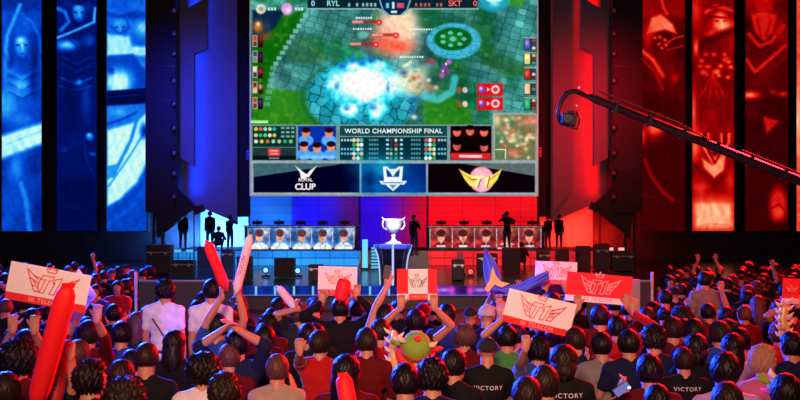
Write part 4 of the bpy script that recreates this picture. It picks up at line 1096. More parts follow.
def logo_mesh(size, th=.003, solid=False):
    mb = MB()
    shapes = [LOGO_T, LOGO_1, CROWN] + WING_L + WING_R
    w = .023; i = 0
    for sh in shapes:
        for q in stroke(sh, w): i += 1; mb.prism([(a * size, b * size) for a, b in q], -th - .00015 * i, 0)
    for (a, b) in (((-.45, .2), (-.30, .08)), ((.5, .18), (.32, .07)), ((-.4, .02), (-.3, -.04)), ((.4, .02), (.3, -.04))):
        for q in stroke([a, b], w * .8)[:1]: i += 1; mb.prism([(c * size, d * size) for c, d in q], -th - .00015 * i, 0)
    return mb

def bend(o, fn):
    me = o.data; n = len(me.vertices); co = np.empty(n * 3); me.vertices.foreach_get('co', co); co = co.reshape(-1, 3)
    co[:, 1] += fn(co[:, 0], co[:, 2]); me.vertices.foreach_set('co', co.ravel()); me.update()

def placard(px, py, w_px, h_px, rot_deg, Y, label, style='white', tilt=0.0, yaw=0.0, curve=0.0, name='placard', inked=INKR, logo_dx=0.0):
    w = w_px / F * Y; h = h_px / F * Y
    t = empty(name, P(px, py, Y)); t.rotation_euler = (math.radians(tilt), math.radians(rot_deg), math.radians(yaw)); tag(t, label, 'sign', 'fan placards held over the crowd')
    def sheet(x0, x1, z0, z1, m, nm):
        nx = 24; mb = MB(); v = []; f = []
        for s in (0, 1):
            for i in range(nx + 1):
                for z in (z0, z1): v.append((x0 + (x1 - x0) * i / nx, .004 * s, z))
        k = (nx + 1) * 2
        for i in range(nx):
            a = 2 * i; f += [(a, a + 2, a + 3, a + 1), (k + a, k + a + 1, k + a + 3, k + a + 2), (a, k + a, k + a + 2, a + 2), (a + 1, a + 3, k + a + 3, k + a + 1)]
        f += [(0, 1, k + 1, k), (2 * nx, k + 2 * nx, k + 2 * nx + 1, 2 * nx + 1)]
        mb.add(v, f); o = mb.build(nm, m, t)
        bend(o, lambda X, Z: curve * (X / w * 2) ** 2 * w); return o
    fy = lambda x, z: curve * (x / w * 2) ** 2 * w - .004
    bh = h * .20
    if style == 'white': top, band, li, bi = PAPER, PAPR, inked, INKP
    elif style == 'red': top, band, li, bi = PAPR, PAPER, INKP, INKR
    else: top, band, li, bi = PAPER, PAPR, INKD, INKP
    if style == 'center':
        sheet(-w / 2, -w * .22, -h / 2 + bh, h / 2, PAPR, 'red_side'); sheet(w * .27, w / 2, -h / 2 + bh, h / 2, PAPR, 'red_side'); sheet(-w * .22, w * .27, -h / 2 + bh, h / 2, PAPER, 'board')
        sheet(-w / 2, -w * .2, -h / 2, -h / 2 + bh, PAPER, 'band'); sheet(-w * .2, w * .27, -h / 2, -h / 2 + bh, PAPR, 'band'); sheet(w * .27, w / 2, -h / 2, -h / 2 + bh, PAPER, 'band')
    else:
        sheet(-w / 2, w / 2, -h / 2 + bh, h / 2, top, 'board'); sheet(-w / 2, w / 2, -h / 2, -h / 2 + bh, band, 'band')
    size = min(w * .54, h * 1.1) if style != 'center' else w * .38
    o = logo_mesh(size).build('winged_emblem', li, t); o.location = (logo_dx * w, -.002, h * .06); bend(o, lambda X, Z: fy(X + logo_dx * w, Z) + .002)
    if style == 'center': o.scale = (1, 1, 1.35)
    me = text_mesh('SK TELECOM', (bh * .78 if style != 'center' else bh * .62), .001, space=1.1); o = link('band_lettering', me, bi, t)
    o.location = (logo_dx * w, fy(logo_dx * w, 0) - .002, -h / 2 + bh * .5); o.rotation_euler = (PI / 2, 0, 0)
    return t

# ------------------------------------------------------------------ air sticks
STR = mat('stick_red', (.95, .008, .008), .65); STD = mat('stick_darkred', (.35, .01, .012), .45); STW = mat('stick_white', (.85, .70, .72), .6)
def air_stick(a, b, r, m, label, prints=None, name='inflatable_stick'):
    a = Vector(a); b = Vector(b); d = b - a; L = d.length
    t = empty(name, a); t.rotation_euler = d.to_track_quat('Z', 'Y').to_euler(); tag(t, label, 'inflatable stick', 'inflatable cheering sticks')
    pts = [(0, 0, L * k) for k in (0, .02, .06, .14, .3, .6, .85, .94, .98, 1.0)]
    rr = [r * q for q in (.35, .55, .8, .95, 1, 1.0, .98, .85, .6, .3)]
    mb = MB(); mb.tube(pts, rr, 16); mb.build('tube', m, t, smooth=True)
    mb = MB(); mb.box((0, 0, L + r * .12), (r * 1.3, .008, r * .5)).box((0, 0, -r * .10), (r * 1.2, .008, r * .4)); mb.build('welded_end', m, t)
    if prints:
        me = text_mesh(prints, r * 1.15, .001, space=1.0); o = link('printed_lettering', me, STD if m is not STD else mat('ink_black', (.02, .005, .005), .8), t)
        inv = t.rotation_euler.to_matrix().inverted(); v = inv @ Vector((0, -1, 0)); ang = math.atan2(v.y, v.x)
        M3 = Matrix(((0, 0, 1), (0, -1, 0), (1, 0, 0))).to_4x4()      # reads along the stick, faces outward
        mtx = Matrix.Rotation(ang, 4, 'Z') @ Matrix.Translation((r * 1.02, 0, L * .5)) @ M3
        o.matrix_basis = mtx
    return t
# ------------------------------------------------------------------ the crowd, front to back
def S(px, py, label, hair='short', hcol='black', scol='black', sc=1.0, var=0, yaw=0.0, sk=0, hseed=0, arms=False, group=None):
    sc *= 1.06; p = (ARMV if arms else VAR)[var][0]; Y = (CAMZ - p.head.z * sc) * F / (py - HORIZON)
    return seated(sx(px, Y), Y, var, yaw, sc, hair, hcol, scol, label, group, sk, hseed, arms)
up = dict(d=(0, .05, 1), n=(0, 1, 0))

# -- nearest rows
S(18, 362, 'spectator with big dark curly hair at the left edge under the tilted white placard', 'curly', 'black', 'darkred', 1.06, 0, sk=2)
S(2, 394, 'spectator in the bottom left corner with magenta lit shoulder', 'short', 'brown', 'pink', .98, 1)
S(92, 381, 'dark-haired spectator turning right beside the long red stick, low in the photo', 'messy', 'black', 'black', 1.02, 2, -.4, hseed=1)
S(76, 357, 'auburn-haired spectator just right of the long red stick', 'short', 'auburn', 'charcoal', .98, 1)
S(80, 338, 'spectator in a bluish lit cap behind the auburn-haired one near the red stick', 'cap', 'blue', 'navy', 1.0, 0)
S(119, 337, 'spectator in a blue shirt with red rimmed dark hair left of the white shirts', 'short', 'black', 'blue', 1.0, 3, hseed=1)
S(121, 378, 'spectator with long dark brown hair between two short-haired heads at lower left', 'long', 'brown', 'black', .97, 4)
S(146, 360, 'spectator with short brown hair and bare neck in a black shirt, lower left', 'fade', 'brown', 'black', 1.03, 0)
S(174, 345, 'spectator with long black hair straight below the first white shirt', 'long', 'black', 'black', .98, 4, hseed=2)
S(203, 373, 'spectator with black curly hair and a white shirt at the bottom left of the middle', 'curly', 'black', 'white', .96, 0, hseed=3)
S(228, 360, 'auburn-haired spectator half hidden behind the black curly head', 'short', 'auburn', 'darkred', .95, 1, hseed=2)
S(224, 395, 'spectator with dark red lit hair cut by the bottom edge beside the white shirt', 'messy', 'brown', 'charcoal', .98, 0, hseed=4)
posed(237, 346, 'person in dark sleeves clapping with both bare forearms raised overhead, red wristband', 'short', 'black', 'navy', sleeve='elbow',
      sc=1.1, L=dict(at=(221, 331, 8.8), d=(.7, -.1, .5), n=(.6, -.3, -.6), curl=.35, spread=.03, hint=(-1, -.1, .0)), R=dict(at=(238, 330, 8.85), d=(-.6, -.1, .55), n=(-.7, 0, -.4), curl=.3, spread=.04, hint=(1, -.1, -.1)))
S(263, 341, 'dark-haired spectator with blue lit crown right of the clapping forearms', 'short', 'black', 'black', 1.0, 5)
posed(277, 371, 'spectator with reddish brown hair and beige shirt, one hand raised to the cheek', 'short', 'auburn', 'beige', hseed=5,
      R=dict(at=(.12, .13, 1.06), d=(-.3, .1, 1), n=(-1, 0, 0), curl=.6, hint=(.3, .4, -1)))
posed(320, 345, 'spectator in a bright red shirt raising the left forearm with a curled hand', 'short', 'brown', 'red', hyaw=-.4, hpitch=.1, sc=1.04, sk=0, sleeve='short',
      L=dict(at=(298, 338, 8.7), d=(-.1, 0, 1), n=(.3, 1, 0), curl=1.0, spread=.05, hint=(-.5, -.6, -.6)))
S(347, 373, 'spectator with long black hair behind the small red stick at the bottom', 'long', 'black', 'darkred', 1.0, 2, hseed=1)
S(366, 344, 'spectator with purple lit brown hair left of the golden studded costume', 'short', 'brown', 'darkred', 1.0, 1, hseed=3)
S(432, 380, 'spectator in a navy jacket with dark messy hair at the bottom centre', 'messy', 'black', 'navy', 1.0, 1, hseed=2)
S(405, 386, 'spectator in a navy jacket with light piping under the green hat', 'short', 'black', 'navy', 1.0, 3, hseed=4)
S(455, 366, 'dark-haired spectator with orange cheek between green hat and black cap', 'short', 'black', 'black', .98, 2, -.5, hseed=6)
o, p, s = posed(487, 352, 'spectator in a backwards black cap and black shirt with white lettering', 'cap', 'black', 'black', sc=1.02)
LET = mat('letter_white', (.75, .72, .70), .8)
def lettering(s, p, text, z=.90, w=.0235):
    me = text_mesh(text, .054, .0015, space=1.22); o = link('back_lettering', me, LET, s)
    t = (z - p.H.z) / (p.N.z - p.H.z); y = lerp(p.H.y, p.N.y, t)
    o.location = (.0, y - .147, z); o.rotation_euler = (PI / 2, 0, 0)
    bend_me = me; n = len(me.vertices); co = np.empty(n * 3); me.vertices.foreach_get('co', co); co = co.reshape(-1, 3); co[:, 2] -= co[:, 0] ** 2 * 1.9; me.vertices.foreach_set('co', co.ravel())
lettering(s, p, 'VICTORY', .89)
S(527, 398, 'red rimmed dark head cut by the bottom edge right of the lettered shirt', 'short', 'brown', 'darkred', .98, 0, hseed=5)
posed(538, 352, 'spectator lifting one bare arm to the slanted white placard, bright blue cuff', 'messy', 'black', 'blue', sleeve='short', hseed=7,
      L=dict(at=(527, 342, 9.0), d=(.05, 0, 1), n=(0, 1, 0), curl=.8, spread=.04, hint=(-.6, -.3, -1)))
S(507, 340, 'spectator with dark hair and olive shirt behind the backwards cap', 'short', 'black', 'green', .98, 1, hseed=7)
o, p, s = posed(564, 362, 'spectator with thick red rimmed dark hair and lettered black shirt, right of raised bare arm', 'bob', 'brown', 'black', hseed=2, sc=1.05)
lettering(s, p, 'VICTORY', .95)
S(545, 386, 'red rimmed dark head low in the photo under the raised bare arm', 'short', 'brown', 'darkred', 1.0, 0, hseed=8)
posed(602, 347, 'black-haired spectator in a grey shirt clapping hands held at the left', 'short', 'black', 'grey', hseed=9, sc=1.02,
      L=dict(at=(-.14, .16, 1.02), d=(.1, .1, 1), n=(1, 0, 0), curl=.15, spread=.08), R=dict(at=(-.10, .18, 1.04), d=(-.05, .1, 1), n=(-1, 0, 0), curl=.15, spread=.08))
S(576, 343, 'spectator with blue lit brown hair behind the clapping hands', 'short', 'brown', 'navy', .98, 1, hseed=8)
S(629, 345, 'dark-haired spectator left behind the biggest dark head', 'short', 'black', 'navy', 1.0, 0, hseed=9)
o, p, s = posed(650, 373, 'spectator with the biggest black head, lower right, hands together at a phone', 'short', 'black', 'darkred', hseed=2, sc=1.05,
      L=dict(at=(-.20, .18, 1.04), d=(.1, .2, 1), n=(1, .3, 0), curl=.3, spread=.08), R=dict(at=(-.14, .2, 1.06), d=(-.1, .2, 1), n=(-1, .3, 0), curl=.3))
S(655, 341, 'spectator with blue and red rimmed hair above the biggest black head', 'messy', 'black', 'navy', 1.0, 1, hseed=3)
o, p, s = posed(684, 362, 'spectator in a black lettered shirt with a pale streak beside the red lit head', 'short', 'brown', 'black', sc=.96)
lettering(s, p, 'VICTORY', .96)
S(673, 331, 'spectator with dark red hair just left of the standing grey shirt', 'short', 'brown', 'darkred', 1.0, 0, hseed=1)
S(696, 334, 'spectator with violet rimmed hair in front of the standing grey shirt', 'short', 'black', 'navy', 1.0, 3, hseed=3)
S(696, 349, 'spectator with dark blue hair below the violet rimmed head', 'bob', 'black', 'black', .97, 0, hseed=6)
S(721, 336, 'spectator with violet lit hair right of the standing grey shirt', 'short', 'brown', 'blue', 1.0, 1, hseed=3)
S(733, 348, 'spectator with long dark violet hair behind the lilac shirt', 'long', 'black', 'lilac', .97, 2, hseed=6)
S(726, 373, 'spectator in a lilac shirt with a large dark head and red rim', 'short', 'black', 'lilac', 1.04, 0, hseed=6)
posed(766, 363, 'blond spectator in profile looking right, glowing red, pink shirt', 'messy', 'blond', 'pink', hyaw=-1.25, hseed=3, sc=1.04,
      R=dict(at=(.16, .2, 1.02), d=(-.1, .3, 1), n=(-1, 0, 0), curl=.5))
S(741, 342, 'spectator with short hair and pink shirt left of the golden studded costume sleeve', 'short', 'black', 'pink', .96, 4, hseed=4)
S(793, 348, 'spectator in navy at the right edge above the green hood', 'short', 'black', 'navy', 1.0, 5, hseed=4)
S(728, 404, 'red lit crown cut by the bottom edge below the lilac shirt', 'short', 'brown', 'red', .98, 0, hseed=2)
S(660, 405, 'spectator in black cut by the bottom edge below the biggest black head', 'short', 'black', 'black', .9, 3, hseed=2)

# -- hats and costumes
def felt_hat(px, py, Y, label):
    """round green hat with red rim, wings and small horns, seen from behind"""
    t = empty('costume_hat', P(px, py, Y)); tag(t, label, 'hat'); t.scale = (1.15, 1.15, 1.15)
    g = mat('felt_green', (.22, .38, .03), .9, bump=.3, nscale=60); r_ = mat('felt_red', (.7, .03, .02), .9, bump=.3, nscale=60); w_ = mat('felt_cream', (.8, .66, .45), .9)
    mb = MB(); mb.lathe([(.02, .12), (.07, .115), (.11, .085), (.125, .03), (.125, -.02), (.118, -.05)], n=24); mb.build('crown', g, t, smooth=True)
    mb = MB(); mb.lathe([(.118, -.05), (.15, -.058), (.165, -.075), (.15, -.085), (.11, -.07)], n=28); mb.build('brim', r_, t, smooth=True)
    mb = MB(); mb.lathe([(.127, .0), (.133, .015), (.127, .03)], n=24); mb.build('hat_band', r_, t, smooth=True)
    for s in (-1, 1):
        mb = MB(); mb.tube([(s * .10, 0, .07), (s * .14, -.01, .10), (s * .155, -.01, .15)], [.03, .022, .004], 10); mb.build('horn', w_, t, smooth=True)
        mb = MB(); mb.ball((s * .165, 0, .02), (.045, .02, .03)).ball((s * .19, 0, .045), (.03, .015, .025)); mb.build('ear', g if s < 0 else r_, t, smooth=True)
    mb = MB(); mb.ball((0, 0, .13), .03); mb.build('pompom', r_, t, smooth=True)
    return t
posed(416, 356, 'spectator wearing the green and red costume hat in the middle of the crowd', 'short', 'black', 'darkred', Y=9.4)
felt_hat(416, 348, 9.4, 'green felt costume hat with red rim and cream horns in mid crowd').rotation_euler = (math.radians(48), .15, 0)
def studded(px, py, Y, label, n=9, h=.36, seed=0):
    t = empty('golden_costume_piece', P(px, py, Y)); tag(t, label, 'costume')
    gold = mat('costume_gold', (.78, .52, .20), .45, .2, bump=.3, nscale=30); cream = mat('costume_cream', (.85, .68, .42), .6)
    mb = MB(); mb.tube([(0, 0, -h / 2), (.015, 0, -h / 4), (-.01, 0, 0), (.01, 0, h / 4), (0, 0, h / 2)], [.05, .06, .045, .05, .015], 12); mb.build('core', gold, t, smooth=True)
    r = np.random.RandomState(seed)
    for k in range(n):
        z = -h / 2 + h * (k + .5) / n; s = 1 if k % 2 else -1
        MB().tube([(s * .03, -.02, z), (s * .07, -.035, z + .02), (s * (.09 + r.rand() * .02), -.04, z + .055)], [.024, .016, .003], 8).build('spike', cream, t, smooth=True)
    return t
studded(394, 351, 9.7, 'gold spiked costume piece standing up left of the green hat', 9, .40, 1)
studded(783, 319, 10.6, 'gold spiked costume sleeve rising near the right edge', 10, .40, 2)
posed(394, 362, 'spectator carrying the gold spiked costume piece left of the green hat', 'bun', 'blond', 'darkred', Y=9.9)
posed(780, 335, 'spectator in a costume of red and gold near the right edge', 'messy', 'auburn', 'red', hseed=5, R=dict(at=(784, 334, 10.55), d=(0, 0, 1), n=(-1, .4, 0), curl=.9, spread=0))
t = felt_hat(787, 391, 7.5, 'green costume hood with pale patch in the bottom right corner'); t.scale = (1.15, 1.15, .8); t.rotation_euler = (0, math.radians(20), 0)
S(787, 396, 'spectator under the green costume hood in the bottom right corner', 'short', 'black', 'green', 1.0, 0, hseed=8)

# -- standing people
def strap(o, p):
    pts = [(-.10, -.02 - .135, p.N.z - .12), (-.03, -.155, p.N.z - .22), (.06, -.155, p.N.z - .36), (.14, -.12, p.N.z - .5)]
    MB().tube(pts, .011, 8).build('bag_strap', mat('strap_brown', (.12, .06, .05), .8), o)
o, p, s = posed(164, 292, 'standing person in a white shirt with a dark strap, looking left', 'messy', 'black', 'white', stand=True, hyaw=.7, hseed=4); strap(s, p)
posed(211, 292, 'standing person in a white shirt behind the two raised sticks, looking left', 'short', 'black', 'white', stand=True, hyaw=.6, hseed=7, sc=1.02)
posed(705, 281, 'standing person in a grey shirt seen from behind, head and back above the right crowd', 'short', 'black', 'grey', stand=True, hseed=5, sc=.96)

# -- people holding things up
posed(217, 322, 'spectator raising a red stick and a white stick with bare arms', 'short', 'black', 'blue', Y=10.6, sleeve='short', lean=0,  sc=1.1, hseed=3,
      L=dict(at=(223, 294, 10.5), d=(-.1, 0, 1), n=(1, .3, 0), curl=1.1, spread=0, hint=(-1, -.2, -.5)), R=dict(at=(238, 293, 10.5), d=(.1, 0, 1), n=(-1, .3, 0), curl=1.1, spread=0, hint=(1, -.1, -.5)))
air_stick(P(226, 289, 10.45), P(207, 242, 10.3), .055, STR, 'slim red inflatable stick raised above the two white shirts')
air_stick(P(236, 293, 10.45), P(250, 236, 10.3), .045, STW, 'white printed inflatable stick raised beside the slim red one', 'TELECOM')
air_stick(P(36, 404, 7.3), P(68, 287, 7.0), .078, STR, 'long fat bright red inflatable stick across the left placard')
air_stick(P(53, 408, 7.45), P(65, 338, 7.6), .062, STD, 'dark red printed inflatable stick behind the fat bright one', 'TELECOM')
posed(47, 372, 'spectator hidden behind the long red stick, arm raised alongside it', 'short', 'black', 'black', Y=7.7, sc=.98,
      R=dict(at=(72, 322, 7.3), d=(.05, 0, 1), n=(-.6, -1, 0), curl=.9, spread=0, hint=(1, 0, -.3)))
placard(48, 287, 80, 38, 11.0, 8.9, 'large white placard with red band tilted down to the right, left edge', 'white', yaw=4, logo_dx=.02)
placard(80, 292, 36, 30, 46, 9.6, 'second white and red placard mostly hidden behind the large left one', 'white', yaw=-30)
posed(25, 342, 'spectator holding up the left end of the large tilted placard', 'short', 'black', 'darkred', Y=9.3, sc=1.08, sleeve='elbow',
      L=dict(at=(15, 318, 8.8), n=(0, 1, 0), curl=.9, d=(0, 0, 1)), R=dict(at=(33, 326, 8.8), n=(0, 1, 0), curl=.9))
posed(88, 345, 'spectator with both arms up under the hidden second placard', 'short', 'brown', 'darkred', Y=9.9, sc=1.1, sleeve='elbow',
      L=dict(at=(76, 322, 9.5), n=(0, 1, 0), curl=.7), R=dict(at=(96, 316, 9.4), n=(0, 1, 0), curl=.7))
placard(337.5, 281, 39, 29, 1.5, 12.3, 'white placard with pale emblem held up left of the trophy', 'white')
air_stick(P(340, 301, 12.1), P(345, 279, 12.1), .085, STR, 'short red inflatable stick in front of the placard left of the trophy')
posed(340, 316, 'spectator with arms raised under the placard left of the trophy', 'short', 'black', 'black', Y=12.4, sc=1.12,
      L=dict(at=(322, 302, 12.2), n=(0, 1, 0), curl=.8), R=dict(at=(357, 296, 12.2), n=(0, 1, 0), curl=.8, d=(0, 0, 1)), sleeve='long')
placard(417, 284.5, 40, 31, 0, 10.9, 'placard with white centre between red sides in front of the trophy', 'center')
posed(416, 324, 'spectator holding the red sided placard with both bare arms stretched up', 'short', 'black', 'black', Y=11.1, sc=1.10, sleeve='none',
      L=dict(at=(401, 307, 10.85), n=(0, 1, 0), curl=.9), R=dict(at=(434, 307, 10.85), n=(0, 1, 0), curl=.9))
placard(539.5, 313, 69, 34, 13.5, 10.2, 'big white placard with red band slanting down to the right, centre right', 'white', yaw=-3, curve=.05)
placard(556, 273, 42, 23, 2, 13.0, 'small white placard with red band behind the bright red one', 'white')
placard(599, 288.5, 66, 29, 5, 11.4, 'bright red placard with pale winged emblem and white band', 'red')
posed(600, 325, 'spectator holding the bright red placard, red arms raised', 'short', 'black', 'darkred', Y=11.6, sc=1.1, sleeve='elbow',
      L=dict(at=(578, 307, 11.35), n=(0, 1, 0), curl=.8), R=dict(at=(627, 306, 11.35), n=(0, 1, 0), curl=.6))
posed(553, 318, 'spectator behind the slanted placard holding the small white placard', 'short', 'black', 'navy', Y=13.2, sc=1.12, sleeve='long',
      L=dict(at=(545, 290, 13), n=(0, 1, 0), curl=.8), R=dict(at=(566, 290, 13), n=(0, 1, 0), curl=.8))
posed(515, 326, 'spectator holding the left side of the big slanted placard', 'short', 'brown', 'blue', Y=10.5, sc=1.04,
      L=dict(at=(504, 318, 10.3), n=(0, 1, 0), curl=.8))
placard(791, 291, 17, 25, 3, 12.5, 'small red and white placard cut by the right edge of the photo', 'red')
posed(792, 318, 'spectator in the right edge holding the cut off red placard', 'short', 'black', 'darkred', Y=12.8, sc=1.08,
      L=dict(at=(787, 305, 12.6), n=(0, 1, 0), curl=.8), R=dict(at=(798, 305, 12.6), n=(0, 1, 0), curl=.8))
air_stick(P(296, 309, 12.5), P(278, 287, 12.4), .05, STW, 'white inflatable stick with pink end leaning left, under the blue desk')
posed(300, 325, 'orange lit spectator with bare arm raised to the leaning white stick', 'messy', 'auburn', 'charcoal', Y=12.6, sc=1.05,
      L=dict(at=(298, 309, 12.45), d=(-.4, 0, 1), n=(1, .2, 0), curl=1.0, spread=0))
posed(385, 322, 'spectator reaching one bare arm straight up beside the trophy plinth, holding a phone', 'short', 'black', 'navy', Y=11.2, sc=1.14, sleeve='none',
      L=dict(at=(388, 284, 11.2), d=(0, 0, 1), n=(0, 1, 0), curl=.6, spread=0, hint=(-1, 0, 0)))
ph = MB().box((0, 0, 0), (.075, .009, .15)).build('phone', mat('phone_black', (.02, .02, .025), .3)); ph.location = P(387, 272, 11.17); ph.rotation_euler = (0, .2, 0)
tag(ph, 'dark phone held up by the straight arm beside the trophy plinth', 'phone')
MB().box((0, .006, .0), (.068, .002, .138)).build('glass_front', mat('phone_glass', (.01, .01, .015), .1), ph)
air_stick(P(350, 412, 7.4), P(343, 376, 7.5), .065, STR, 'short red stick poking up at the bottom edge before the long black hair')
for (px, py, Y, lab) in ((622, 389, 7.6, 'glowing phone held low beside the biggest black head'), (645, 321, 12.0, 'small glowing phone below the white pole on the right')):
    ph = MB().box((0, 0, 0), (.075, .009, .14)).build('phone', mat('phone_black', (.02, .02, .025), .3), bevel=.003); ph.location = P(px, py, Y); ph.rotation_euler = (.3, .9, .2); tag(ph, lab, 'phone')
    MB().ball((.02, -.006, .05), (.012, .004, .012)).build('flash', emis_mat('flash_light', (235, 235, 255), 3.0), ph)
    MB().box((0, -.006, .0), (.066, .002, .125)).build('lit_screen', emis_mat('phone_glow2', (130, 130, 200), .8), ph)

posed(641, 338, 'spectator holding a small glowing phone up below the right white pole', 'short', 'black', 'navy', R=dict(at=(648, 327, 11.7), d=(0, 0, 1), n=(-1, .4, 0), curl=.7, spread=0), Y=11.9, sc=1.0)
# red cap, grey cap
S(423, 314, 'spectator in a bright red cap under the red sided placard', 'cap', 'red', 'black', 1.0, 0)
S(487, 317, 'spectator in a pale blue-grey cap left of the big slanted placard', 'cap', 'lightgrey', 'navy', 1.03, 0)
S(447, 316, 'spectator with blue and red lit round head below the stage edge', 'short', 'black', 'blue', 1.0, 1)
S(380, 333, 'red and blue lit spectator behind the gold costume piece', 'short', 'brown', 'red', 1.0, 0)
posed(503, 322, 'spectator with one hand raised beside the big slanted placard', 'short', 'black', 'navy', Y=11.2, sc=1.02, R=dict(at=(500, 314, 11.1), d=(0, 0, 1), n=(0, 1, 0), curl=.5))
posed(618, 330, 'spectator with a long red lit arm raised right of the bright red placard', 'short', 'black', 'red', Y=10.9, sc=1.06, sleeve='long', hseed=2, R=dict(at=(633, 312, 10.9), d=(.1, 0, 1), n=(0, 1, 0), curl=.5))
# people seated facing the camera
posed(118, 277, 'person in a red shirt facing the camera beside the left white pole', 'long', 'brown', 'red', Y=18.2, yaw=PI, vox=.013)
posed(97, 284, 'person in a bright blue shirt left of the red-shirted one facing the camera', 'short', 'black', 'blue', Y=17.2, yaw=PI - .3, vox=.013)
posed(670, 275, 'person in a red shirt facing the camera left of the standing grey shirt', 'short', 'black', 'red', Y=19.5, yaw=PI, vox=.013)

# -- flag
flag_m = {'b': mat('flag_blue', (.07, .13, .95), .7), 'y': mat('flag_gold', (.85, .6, .18), .7)}
def flag():
    Y = 12.6; t = empty('team_flag', P(497, 300, Y)); tag(t, 'blue flag with a gold star shape waved in front of the red riser', 'flag')
    MB().tube([(0, .03, -.35), P(486, 248, Y) - t.location + Vector((0, .03, 0))], .012).build('pole', black, t)
    def cloth(pts, rows, m, nm):
        mb = MB(); v = []; f = []; n = len(pts)
        for i, (a, b) in enumerate(pts):
            A = P(*a, Y); B = P(*b, Y)
            for j in range(rows + 1):
                q = A.lerp(B, j / rows) - t.location; q.y += .05 * math.sin(i * 1.1 + j * .5) + .02 * math.sin(j * 1.9); v.append(q)
        for i in range(n - 1):
            for j in range(rows): a = i * (rows + 1) + j; f.append((a, a + 1, a + rows + 2, a + rows + 1))
        mb.add([tuple(q) for q in v], f); o = mb.build(nm, m, t, smooth=True)
        s = o.modifiers.new('s', 'SOLIDIFY'); s.thickness = .006; u = o.modifiers.new('u', 'SUBSURF'); u.levels = 1; u.render_levels = 1; return o
    cloth([((485, 248), (486, 250)), ((483, 258), (492, 256)), ((483, 268), (497, 264)), ((484, 278), (501, 275)), ((486, 288), (503, 289)), ((492, 293), (506, 292)), ((504, 284), (510, 296)), ((516, 286), (520, 295)), ((528, 280), (530, 291)), ((538, 274), (542, 284)), ((548, 270), (551, 279))], 8, flag_m['b'], 'cloth')
    mb = MB(); star = [(492, 266), (495, 275), (500, 281), (509, 283), (501, 287), (494, 284), (488, 291), (484, 289), (489, 280)]
    w = [P(a, b, Y) - t.location for a, b in star]; mb.prism([(q.x, q.z) for q in w], -.09, -.075); mb.build('gold_star_patch', flag_m['y'], t)
flag()
posed(498, 322, 'spectator waving the blue flag with both arms up', 'short', 'black', 'black', Y=12.9, sc=1.08, R=dict(at=(499, 304, 12.75), d=(0, 0, 1), n=(0, -1, 0), curl=1.0, spread=0, hint=(1, 0, 0)))

# -- filling rows (smaller heads behind)
styles = ['short', 'short', 'short', 'messy', 'fade', 'long', 'bob', 'short', 'bun', 'curly', 'short', 'cap']
r = np.random.RandomState(21)
def free(x, y, d=.42):
    return all((x - a) ** 2 + ((y - b) * .62) ** 2 > d * d for a, b in PEOPLE)
FILL = []
row = 0; Yr = 7.0; nfill = 0
KEEP = [(14, 82), (180, 222), (258, 296), (305, 362), (384, 402), (462, 590), (592, 616), (668, 706), (738, 800)]
while Yr < 25.5:
    half = .415 * Yr; x = -half + (row % 2) * .3
    while x < half:
        px = 400 + x / Yr * F; yy = Yr + r.uniform(-.12, .12); xx = x + r.uniform(-.07, .07)
        if Yr < 14.6: ok = True
        else: ok = px < 133 or px > 656 or (Yr > 17.5 and (px < 150))
        if Yr > 14.6 and (640 < px < 660): ok = False
        if Yr < 8.6 and any(a < px < b for a, b in KEEP): ok = False
        if 13 < Yr < 18 and 88 < px < 134: ok = False
        if ok and free(xx, yy) and r.rand() > .06:
            zone = 'front rows' if Yr < 8.6 else ('far left crowd' if px < 200 else 'far right crowd') if Yr > 14.6 else ('mid left crowd' if px < 270 else 'mid centre crowd' if px < 540 else 'mid right crowd')
            hs = styles[r.randint(len(styles))]; hc_ = ['black', 'black', 'brown', 'black', 'auburn'][r.randint(5)]
            sc_ = ['black', 'black', 'navy', 'charcoal', 'darkred', 'black', 'navy', 'black', 'charcoal', 'black', 'darkred', 'red' if px > 656 and Yr > 14.6 else 'black'][r.randint(12)]
            if hs == 'cap': hc_ = ['black', 'red', 'black', 'blue'][r.randint(4)]
            hn = {'cap': 'capped'}.get(hs, {'black': 'black-haired', 'brown': 'brown-haired', 'auburn': 'auburn-haired'}.get(hc_, 'dark-haired'))
            hn = {'long': 'long ' + hn, 'bob': 'bobbed ' + hn, 'bun': 'bun-tied ' + hn, 'curly': 'curly ' + hn}.get(hs, hn)
            arms = r.rand() < (.05 if Yr < 14.6 else .08)
            v = r.randint(3) if arms else r.randint(6)
            lab = '%s spectator in %s%s, %s' % (hn if hs != 'cap' else hc_ + '-capped', sc_.replace('darkred', 'dark red'), ' with arms up' if arms else '', zone)
            o_ = seated(xx, yy, v, r.uniform(-.2, .2), r.uniform(.95, 1.03), hs, hc_, sc_, lab, 'spectators in the ' + zone, r.randint(3), 0 if hs in ('long', 'bun', 'fade', 'cap') else r.randint(3), arms)
            nfill += 1; FILL.append((xx / yy, yy, o_))
        x += .53 if Yr < 15 else .64
    Yr += .74 if Yr < 14.4 else 1.15; row += 1
by = {}
for q, yq, o_ in FILL: by.setdefault(o_['label'], []).append((q, yq, o_))
for lb, lst in by.items():
    lst.sort(key=lambda e_: e_[0]); n_ = len(lst)
    if n_ == 2: nm_ = ['left one of two alike', 'right one of two alike']
    elif n_ == 3: nm_ = ['leftmost of three', 'middle of three', 'rightmost of three']
    else: nm_ = [(['leftmost'] + [o__ + ' from left' for o__ in 'second third fourth fifth sixth seventh eighth ninth tenth eleventh twelfth thirteenth fourteenth fifteenth sixteenth'.split()])[min(i_, 15)] for i_ in range(n_)]
    if n_ > 1:
        for e_, w_ in zip(lst, nm_): e_[2]['label'] = lb + ', ' + w_
print('fill people', nfill, 'all', len(PEOPLE))

